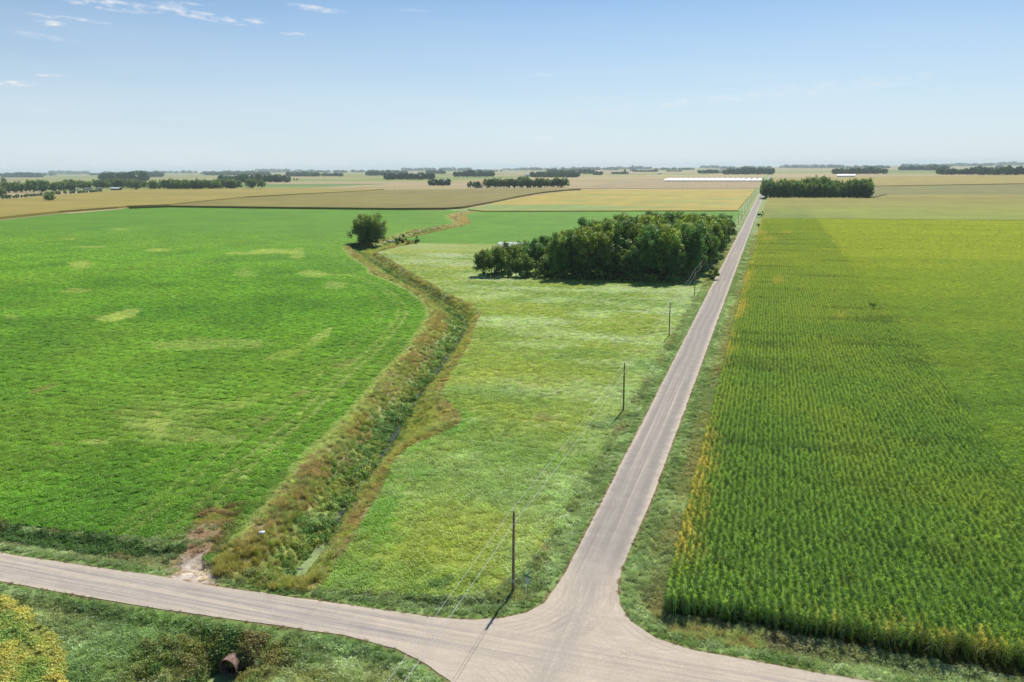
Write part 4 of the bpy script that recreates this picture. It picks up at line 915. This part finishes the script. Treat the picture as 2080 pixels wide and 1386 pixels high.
# far woods, one mass each
def wood(px0, px1, pyb, pyt, depth, seed, label, name='woodland', size=3.2, dens=1.):
    a = np.array(at(px0, pyb)); b = np.array(at(px1, pyb)); D = (a+b)/2; dist = np.hypot(*D)
    x, y, w = to_px(D[0], D[1]); hgt = 1.28*(pyb-pyt)*float(w)/FPX
    rng = np.random.default_rng(seed); n = int(min(46, max(10, math.hypot(*(b-a))/(hgt*.55)))*max(1, depth/70)**.5*dens); P = []; u = D/dist
    for k in range(n):
        t = (k+rng.uniform())/n; q = a+(b-a)*t+u*rng.uniform(0, depth); h = hgt*rng.uniform(.72, 1.04)*(.86+.22*float(vn(t*9, seed, 1, 5))); r = h*rng.uniform(.42, .62)
        m = 150; d = rng.normal(size=(m, 3)); d /= np.linalg.norm(d, axis=1, keepdims=True); c = d*rng.uniform(.7, 1.05, m)[:, None]*np.array([r, r, h*.48])+np.array([q[0], q[1], h*.52])
        V, F = quads(c, d+rng.normal(0, .35, (m, 3)), h*.24, rng, 1.2); cc = lin((62, 96, 52))*rng.uniform(.75, 1.2)
        P.append((V, F, cc))
    V, F, cc = strip_mesh(P); tag(mesh_obj(name, V, F, M_LEAF, cols=cc), label, 'woodland', kind='stuff')
W = [(3,87,360.5,353,220,'dark wood on the horizon at the far left'),(208,300,369,353.5,500,'big wood behind the farmhouses of the shelterbelt'),(290,330,360,351.5,300,'distant wood right behind the big left wood'),
     (448,593,371,358,120,'long dark wood right of the shelterbelt end'),(415,550,356.5,351,300,'thin far wood above the long dark wood'),(583,648,359,350.5,150,'blue green wood left of centre on the horizon'),(655,697,358.5,352.5,100,'smaller wood beside the blue green one'),
     (745,793,357,348.5,150,'dense wood on the horizon behind the double wood'),(795,826,353,348,200,'far wood right behind the dense one'),(785,880,365.6,354.5,100,'wood with ragged conifers left of the oval copse'),(867,905,353.5,347.5,120,'little wood on the horizon before the centre'),
     (875,912,377.5,367.5,45,'small oval copse in the tan fields'),(922,1004,359.6,349.5,120,'dark flat-topped wood left of the white farm bin'),(1078,1178,361,351,120,'long wood right of the white farm bin'),(1112,1207,353.5,345.5,200,'far blue wood behind the long one'),
     (1205,1222,356,350,50,'tiny clump of trees right of the long wood'),(1242,1275,354,350,60,'low scrub at the foot of the leaning tree'),(1285,1335,349.5,346,100,'thin hedge of trees on the horizon beyond the leaning tree'),(1417,1458,353,346.5,120,'low trees behind the left part of the white barns'),(1440,1466,351,346,150,'dark clump behind the white barns'),
     (1467,1572,355,344,260,'wide dark wood behind the right part of the white barns'),(1690,1800,354,343.5,120,'farmstead wood around the white sheds on the right'),(1826,1922,346.5,338,200,'long wood near the horizon on the right'),(1906,1970,355.5,345,100,'dark copse left of the big right wood'),
     (1968,2076,356,342,240,'big domed wood at the right edge'),(2040,2120,355,344,120,'end of the big wood cut by the right edge'),(1355,1385,349,346.5,60,'thin line of trees above the left end of the white barns')]
for i, (a, b, c_, d, dep, l) in enumerate(W): wood(a, b, c_, d, dep, 300+i, l)
def horizon_woods():
    rng = np.random.default_rng(77); x = -80
    P = []
    while x < 2160:
        w = rng.uniform(30, 130); lv = 351.3-.0095*x; b = lv+rng.uniform(4.2, 7.5); t = rng.uniform(4., 6.2)
        n = int(w/3.2)
        for k in range(n):
            q = np.array(at(x+w*k/n, b)); dist = np.hypot(*q); h = t*dist/FPX*rng.uniform(.6, 1.15); r = h*rng.uniform(.6, 1.3); m = 34
            d = rng.normal(size=(m, 3)); d /= np.linalg.norm(d, axis=1, keepdims=True); c = d*np.array([r, r, h*.5])+np.array([q[0], q[1]+rng.uniform(0, 300), h*.5])
            V, F = quads(c, d, h*.5, rng, 1.2); P.append((V, F, lin((62, 92, 54))*rng.uniform(.8, 1.2)))
        x += w*rng.uniform(.85, 1.35)
    V, F, cc = strip_mesh(P); tag(mesh_obj('horizon_woods', V, F, M_LEAF, cols=cc), 'blue hazy line of woods all along the horizon', 'woodland', kind='stuff')
horizon_woods()

# ------------------------------------------------------------------ utility line
POLE_Y = [5.5, 75.2, 143.4, 213.5, 287.2, 360., 434., 508., 580., 655., 728., 802., 880., 960., 1040., 1120., 1200., 1280., 1360.]
WHERE = ['utility pole standing behind the viewer below the picture', 'weathered wooden utility pole at the road corner beside the street sign', 'wooden utility pole second nearest, standing by a dark green weed patch', 'wooden utility pole third along the road, halfway to the grove', 'wooden utility pole in front of the shaded grove edge', 'wooden utility pole against the roadside face of the grove near its front corner']
ORD = ['first', 'second', 'third', 'fourth', 'fifth', 'sixth', 'seventh', 'eighth', 'ninth', 'tenth', 'eleventh', 'twelfth', 'thirteenth', 'fourteenth']
WHERE += ['wooden utility pole %s along the road counted from the grove front corner pole' % o for o in ORD]
def make_pole():
    t = empty('utility_pole'); b = MB(); b.tube([(0, 0, -.5), (0, 0, 2), (0, 0, 6), (.03, 0, 9.25)], [.17, .16, .14, .115], 10); b.build('post', M_POLE, t, smooth=True)
    b = MB(); b.tube([(0, 0, 9.25), (0, 0, 9.42)], [.03, .03], 6); b.tube([(0, 0, 9.38), (0, 0, 9.46), (0, 0, 9.52), (0, 0, 9.56)], [.05, .1, .07, .04], 8); b.build('insulator', M_PORC, t)
    b = MB(); b.box(.11, .26, -.05, .05, 7.93, 7.99); b.tube([(.24, 0, 7.9), (.24, 0, 8.08)], [.05, .05], 8); b.build('wire_bracket', M_STEEL, t)
    return t
pole0 = make_pole(); POLES = []
for i, y in enumerate(POLE_Y):
    o = pole0 if i == 0 else copy_tree(pole0); o.location = (-24.5, y, 0); o.rotation_euler.z = 0; POLES.append(o)
    tag(o, WHERE[i], 'utility pole', 'utility poles along the gravel road')
if True:   # the first pole stands right below the viewer: only its wires enter the picture
    pass
tg = MB(); tg.box(-.17, .17, -.185, -.17, 1.05, 1.35); plate = tg.build('number_plate', M_TAG, POLES[1])
tg = MB()
for i, (a, b) in enumerate(((-.12, -.04), (-.02, .05), (.07, .12))): tg.box(a, b, -.19, -.186, 1.12, 1.27)
tg.build('number_marks', M_DARK, plate)
POLES[1].rotation_euler.y = math.radians(.9)
def wire(z0, dx, label, rad=.02):
    b = MB(); pts = []
    for i in range(len(POLE_Y)-1):
        y0, y1 = POLE_Y[i], POLE_Y[i+1]; sag = .75*((y1-y0)/72)**2; k = 10
        for j in range(k): t = j/k; pts.append((-24.5+dx, y0+(y1-y0)*t, z0-4*sag*t*(1-t)))
    pts.append((-24.5+dx, POLE_Y[-1], z0)); b.tube(pts, rad, 5); tag(b.build('power_line_wire', M_WIRE), label, 'wire')
wire(9.55, 0., 'upper thin wire running over the tops of the roadside poles', .016); wire(8.03, .24, 'lower bright wire running along the sides of the roadside poles', .02)
names = ['leftmost', 'second', 'third', 'fourth', 'fifth', 'sixth', 'seventh', 'eighth', 'ninth', 'tenth']
for i, px in enumerate((483, 545, 612, 680, 748, 813, 1217.5, 1300.5, 1386.5, 1475.5)):
    o = copy_tree(pole0); x, y = at(px, 383.6); o.location = (x, 1694, 0); 
    tag(o, 'thin utility pole on the distant section road, %s from the left' % names[i], 'utility pole', 'utility poles on the distant section road')
    o.location = (px_x := at(px, 383.2)[0], 1694., 0.)
# street sign
def sign():
    t = empty('street_sign', (-22.6, 74.4, 0)); t.rotation_euler.z = math.radians(-20); b = MB(); b.tube([(0, 0, -.5), (0, 0, 2.75)], .04, 6); b.build('post', M_STEEL, t)
    b = MB(); V = [(-.42, -.06, 2.15), (.42, -.06, 2.15), (.05, -.06, 1.38), (-.05, -.06, 1.38)]; V = V+[(v[0], -.075, v[2]) for v in V]
    b.add(V, [(0, 1, 2, 3), (7, 6, 5, 4), (0, 4, 5, 1), (1, 5, 6, 2), (2, 6, 7, 3), (3, 7, 4, 0)]); b.build('yield_sign_back', M_SIGNBACK, t)
    b = MB(); b.box(-.45, .45, -.015, .015, 2.24, 2.44); b.build('street_name_blade', M_GREEN, t)
    b = MB(); b.box(-.015, .015, -.4, .4, 2.5, 2.68); b.build('street_name_blade', M_GREEN, t)
    tag(t, 'green street name sign above the pale back of a triangular yield sign', 'sign')
sign()
# culvert
def culvert():
    t = empty('culvert', (culv_c[0], 0, 0)); b = MB(); n = 20; V = []; F = []; R = .95; zc = -1.72; ys = np.arange(56.3, 60.0, .07)
    for i, y in enumerate(ys):
        r = R+.022*math.sin(y*2*math.pi/.28)
        for k in range(n): a = 2*math.pi*k/n; V.append((r*math.cos(a), y, zc+r*math.sin(a)))
    for i in range(len(ys)-1):
        for k in range(n): F.append((i*n+k, i*n+(k+1) % n, (i+1)*n+(k+1) % n, (i+1)*n+k))
    b.add(V, F); o = b.build('pipe', M_RUST, t, smooth=True); m = o.modifiers.new('wall', 'SOLIDIFY'); m.thickness = .03
    b = MB(); V = [(1.0*math.cos(2*math.pi*k/n)*r, 56.3, zc+1.0*math.sin(2*math.pi*k/n)*r) for r in (.93, 1.0) for k in range(n)]
    V += [(v[0], 56.18, v[2]) for v in V]; F = []
    for k in range(n):
        j = (k+1) % n; F += [(k, j, n+j, n+k), (2*n+k, 3*n+k, 3*n+j, 2*n+j), (n+k, n+j, 3*n+j, 3*n+k), (k, 2*n+k, 2*n+j, j)]
    b.add(V, F); b.build('rim', M_RUST, t)
    tag(t, 'rusty corrugated round culvert pipe opening below the cross road', 'culvert')
culvert()
# rocks
def rock(x, y, s, label, mat, z=0.):
    rng = np.random.default_rng(int(abs(x*7+y))); bm = bmesh.new(); bmesh.ops.create_icosphere(bm, subdivisions=2, radius=1.)
    for v in bm.verts: v.co = v.co*(1+.35*(float(vn(v.co.x*1.5+9, v.co.y*1.5+v.co.z*2+9, 1, 4))-.5)); v.co.x *= s; v.co.y *= s*.7; v.co.z = v.co.z*s*.5
    me = bpy.data.meshes.new('rock'); bm.to_mesh(me); bm.free(); me.materials.append(mat); o = bpy.data.objects.new('rock', me); COL.objects.link(o); o.location = (x, y, z+s*.25); o.rotation_euler.z = rng.uniform(0, 3)
    return tag(o, label, 'rock')
rock(*at(791, 492), 1.7, 'large pale rock in the scrub right of the lone tree', M_STONE); rock(*at(801, 492.5), 1.3, 'smaller pale rock at the right end of the rubble by the lone tree', M_STONE)
rock(*at(533, 1091), .42, 'small whitish stone lying in the tall bank grass', M_TAG, .5)
# grove barn
def barn():
    d = at(1050, 560); x, y = -127., 396.; t = empty('farm_barn', (x, y, 0)); b = MB(); b.box(-7.5, 7.5, -5, 5, 0, 4.6); b.add([(-7.5, -5, 4.6), (-7.5, 5, 4.6), (-7.5, 0, 7.0), (7.5, -5, 4.6), (7.5, 5, 4.6), (7.5, 0, 7.0)], [(0, 1, 2), (3, 5, 4)])
    b.build('wall', M_TEAL, t); b = MB(); b.gable(-7.5, 7.5, -5, 5, 4.55, 7.05, .12, 'x', .5); b.build('roof', M_WHITE, t); b = MB(); b.box(-2.2, 2.2, -5.08, -5.0, 0.05, 3.8); b.build('door', M_WHITE, t)
    return tag(t, 'white roofed blue green barn half hidden behind the low left trees of the grove', 'barn'), t
BARN = barn()[1]
# farm driveway + mailbox
tag(mesh_obj('driveway', [(-20.6, 497, .07), (-20.6, 503, .07), (-26, 502, .07), (-60, 502, .07), (-60, 498.5, .07), (-26, 498.5, .07)], [(0, 1, 2, 5), (5, 2, 3, 4)], M_GRAVEL), kind='structure')
def mailbox():
    t = empty('mailbox', (-21.6, 494, 0)); b = MB(); b.box(-.06, .06, -.06, .06, -.2, 1.05); b.build('post', M_POLE, t); b = MB(); b.box(-.14, .14, -.28, .28, 1.05, 1.2)
    b.tube([(0, -.28, 1.2), (0, .28, 1.2)], .14, 10); b.build('box', M_DARK, t); tag(t, 'dark mailbox on a post at the driveway entrance', 'mailbox')
mailbox()
# row of long white poultry barns
BX0, BX1, BYY, NB = -321., -31., 2505., 18
def poultry_barn():
    w = (BX1-BX0)/NB; t = empty('poultry_barn'); b = MB(); b.box(0, w-1.2, 0, 170, .9, 3.2); b.build('wall', M_WHITE, t)
    b = MB(); b.box(-.05, w-1.15, -.06, 170.06, -.1, .9); b.build('plinth', M_GREYW, t); b = MB(); b.add([(-.4, -.4, 3.2), (w-.8, -.4, 3.2), (w-.8, 170, 3.2), (-.4, 170, 3.2), ((w-1.2)/2, 12, 8.6), ((w-1.2)/2, 160, 8.6)], [(0, 1, 4), (1, 2, 5, 4), (2, 3, 5), (3, 0, 4, 5), (0, 3, 2, 1)]); b.build('roof', M_WHITE, t)
    b = MB(); b.box((w-1.2)/2-1.3, (w-1.2)/2+1.3, 20, 24, 8.0, 9.3); b.build('vent', M_GREYW, t)
    return t
pb = poultry_barn()
for i in range(NB):
    o = pb if i == 0 else copy_tree(pb); o.location = (BX0+(BX1-BX0)*i/NB, BYY+i*(-3.), 0); tag(o, 'long white gabled barn in the tight row of identical barns beyond the brown field', 'barn', 'row of identical white barns')
def shed(px, py, w, d, h, roofm, wallm, label, name='farmhouse', rz=0., ratio=.55, cat='house', axis='x', z=0.):
    x, y = at(px, py); t = empty(name, (x, y, z), rz); e = h*ratio; b = MB(); b.box(-w/2, w/2, 0, d, -.2, e)
    if axis == 'x': b.add([(-w/2, 0, e), (-w/2, d, e), (-w/2, d/2, h-.1), (w/2, 0, e), (w/2, d, e), (w/2, d/2, h-.1)], [(0, 1, 2), (3, 5, 4)])
    else: b.add([(-w/2, 0, e), (w/2, 0, e), (0, 0, h-.1), (-w/2, d, e), (w/2, d, e), (0, d, h-.1)], [(0, 1, 2), (3, 5, 4)])
    b.build('wall', wallm, t); b = MB(); b.gable(-w/2, w/2, 0, d, e, h, .25, axis, .6); b.build('roof', roofm, t)
    for s in (-.25, .25):
        b = MB(); b.box(w*s-.9, w*s+.9, -.06, .0, e*.35, e*.75); b.build('window', M_GLASS, t)
    return tag(t, label, cat)
shed(149, 387.5, 18, 9, 6, M_WHITE, M_SIDING, 'low farmhouse with pale roof at the left end of the farmstead in the shelterbelt')
shed(176, 387, 22, 10, 6.5, M_ROOFGREY, M_SIDING, 'grey roofed farmhouse between trees in the middle of the shelterbelt farmstead'); shed(199, 385.5, 16, 9, 6, M_ROOFGREY, M_SIDING, 'small grey roofed house right of the larger grey roofed one')
shed(233, 386.5, 26, 10, 6.5, M_WHITE, M_DARK, 'white roofed shed at the right end of the shelterbelt farmstead', 'farm_shed', cat='shed')
shed(971, 382, 17, 12, 15, M_ROOFRED, M_SIDING, 'tall farmhouse with steep red brown roof at the left of the tree row', axis='y', ratio=.45)
shed(1073, 359, 34, 14, 14, M_WHITE, M_SIDING, 'white farm building left of the long wood beyond the tree row', 'farm_shed', cat='shed')
shed(1719, 359.5, 62, 24, 9, M_WHITE, M_WHITE, 'very long white shed behind the dark roadside tree block', 'long_shed', cat='shed', ratio=.6)
shed(1701, 353.5, 50, 30, 26, M_WHITE, M_WHITE, 'white barn with tall roof at the left of the right hand farmstead', 'farm_shed', cat='shed', axis='y')
shed(1733, 353, 80, 26, 18, M_WHITE, M_WHITE, 'wide white shed in the middle of the right hand farmstead', 'farm_shed', cat='shed')
shed(1508, 353.8, 28, 20, 20, M_WHITE, M_WHITE, 'bright white barn before the wide wood behind the white barns', 'farm_shed', cat='shed', axis='y')
shed(1340, 354, 18, 14, 12, M_WHITE, M_SIDING, 'tiny white house alone above the left end of the barn row', 'farm_shed', cat='house')
shed(1462, 352, 40, 20, 22, M_SIDING, M_SIDING, 'pale barn between two woods behind the barn row', 'farm_shed', cat='shed')
# grain elevator on the horizon
def tower(px, pyb, h, label, n=3):
    x, y = at(px, pyb); t = empty('grain_elevator', (x, y, 0)); r = h*.16
    for i in range(n): b = MB(); b.tube([((i-(n-1)/2)*r*2.1, 0, -1), ((i-(n-1)/2)*r*2.1, 0, h*.55)], r, 12); b.tube([((i-(n-1)/2)*r*2.1, 0, h*.55), ((i-(n-1)/2)*r*2.1, 0, h*.62)], [r, r*.2], 12); b.build('silo', M_GREYW, t)
    b = MB(); b.box(-r*.6, r*.6, -r*.6, r*.6, 0, h); b.build('headhouse', M_GREYW, t); return tag(t, label, 'grain elevator')
tower(1284.5, 347, 62, 'pale thin grain elevator rising from the horizon woods in the middle'); tower(2030, 341, 50, 'pale block of grain silos on the horizon at the right', 4)
# car on the section road
def car(x, y):
    t = empty('parked_car', (x, y, .05)); b = MB(); b.add([(-2.2, -.85, .35), (2.2, -.85, .35), (2.25, -.85, .8), (1.3, -.85, .95), (.7, -.75, 1.45), (-1.2, -.75, 1.45), (-2.1, -.85, .95), (-2.2, .85, .35), (2.2, .85, .35), (2.25, .85, .8), (1.3, .85, .95), (.7, .75, 1.45), (-1.2, .75, 1.45), (-2.1, .85, .95)],
        [(0, 1, 2, 3, 4, 5, 6), (13, 12, 11, 10, 9, 8, 7)]+[(i, i+7, (i+1) % 7+7, (i+1) % 7) for i in range(7)]); b.build('body', M_CARB, t)
    for sx in (-1.35, 1.35):
        for sy in (-.86, .86): b = MB(); b.tube([(sx, sy-.1, .33), (sx, sy+.1, .33)], .33, 12); b.build('wheel', M_TYRE, t)
    b = MB(); b.box(-1.0, .6, -.87, -.83, .98, 1.35); b.build('side_window', M_GLASS, t)
    return t
c1 = car(at(637, 384.4)[0], 1690); tag(c1, 'pale blue car on the distant section road, left one of two', 'car'); c2 = copy_tree(c1); c2.location = (c1.location.x+9, 1690, .05); tag(c2, 'pale blue car on the distant section road, right one of two', 'car')
# section road
tag(mesh_obj('road', [(-3000, 1685, .06), (700, 1690, .06), (700, 1697, .06), (-3000, 1692, .06)], [(0, 1, 2, 3)], M_GRAVEL), kind='structure')

# ------------------------------------------------------------------ haze
def haze():
    b = MB(); b.box(-30500, 30500, -4000, 30500, -4.5, 120.); o = b.build('haze', None); m = bpy.data.materials.new('air'); m.use_nodes = True; t = NT(m.node_tree); t.n.clear()
    out = t.new('ShaderNodeOutputMaterial'); v = t.new('ShaderNodeVolumePrincipled'); v.inputs['Color'].default_value = (.74, .87, 1., 1); v.inputs['Density'].default_value = 4.5e-5; v.inputs['Anisotropy'].default_value = .0
    t.l.new(v.outputs[0], out.inputs['Volume']); o.data.materials.append(m); tag(o, 'thin pale blue summer haze over the plain', 'haze', kind='stuff')
haze()
print('objects', len(bpy.data.objects))
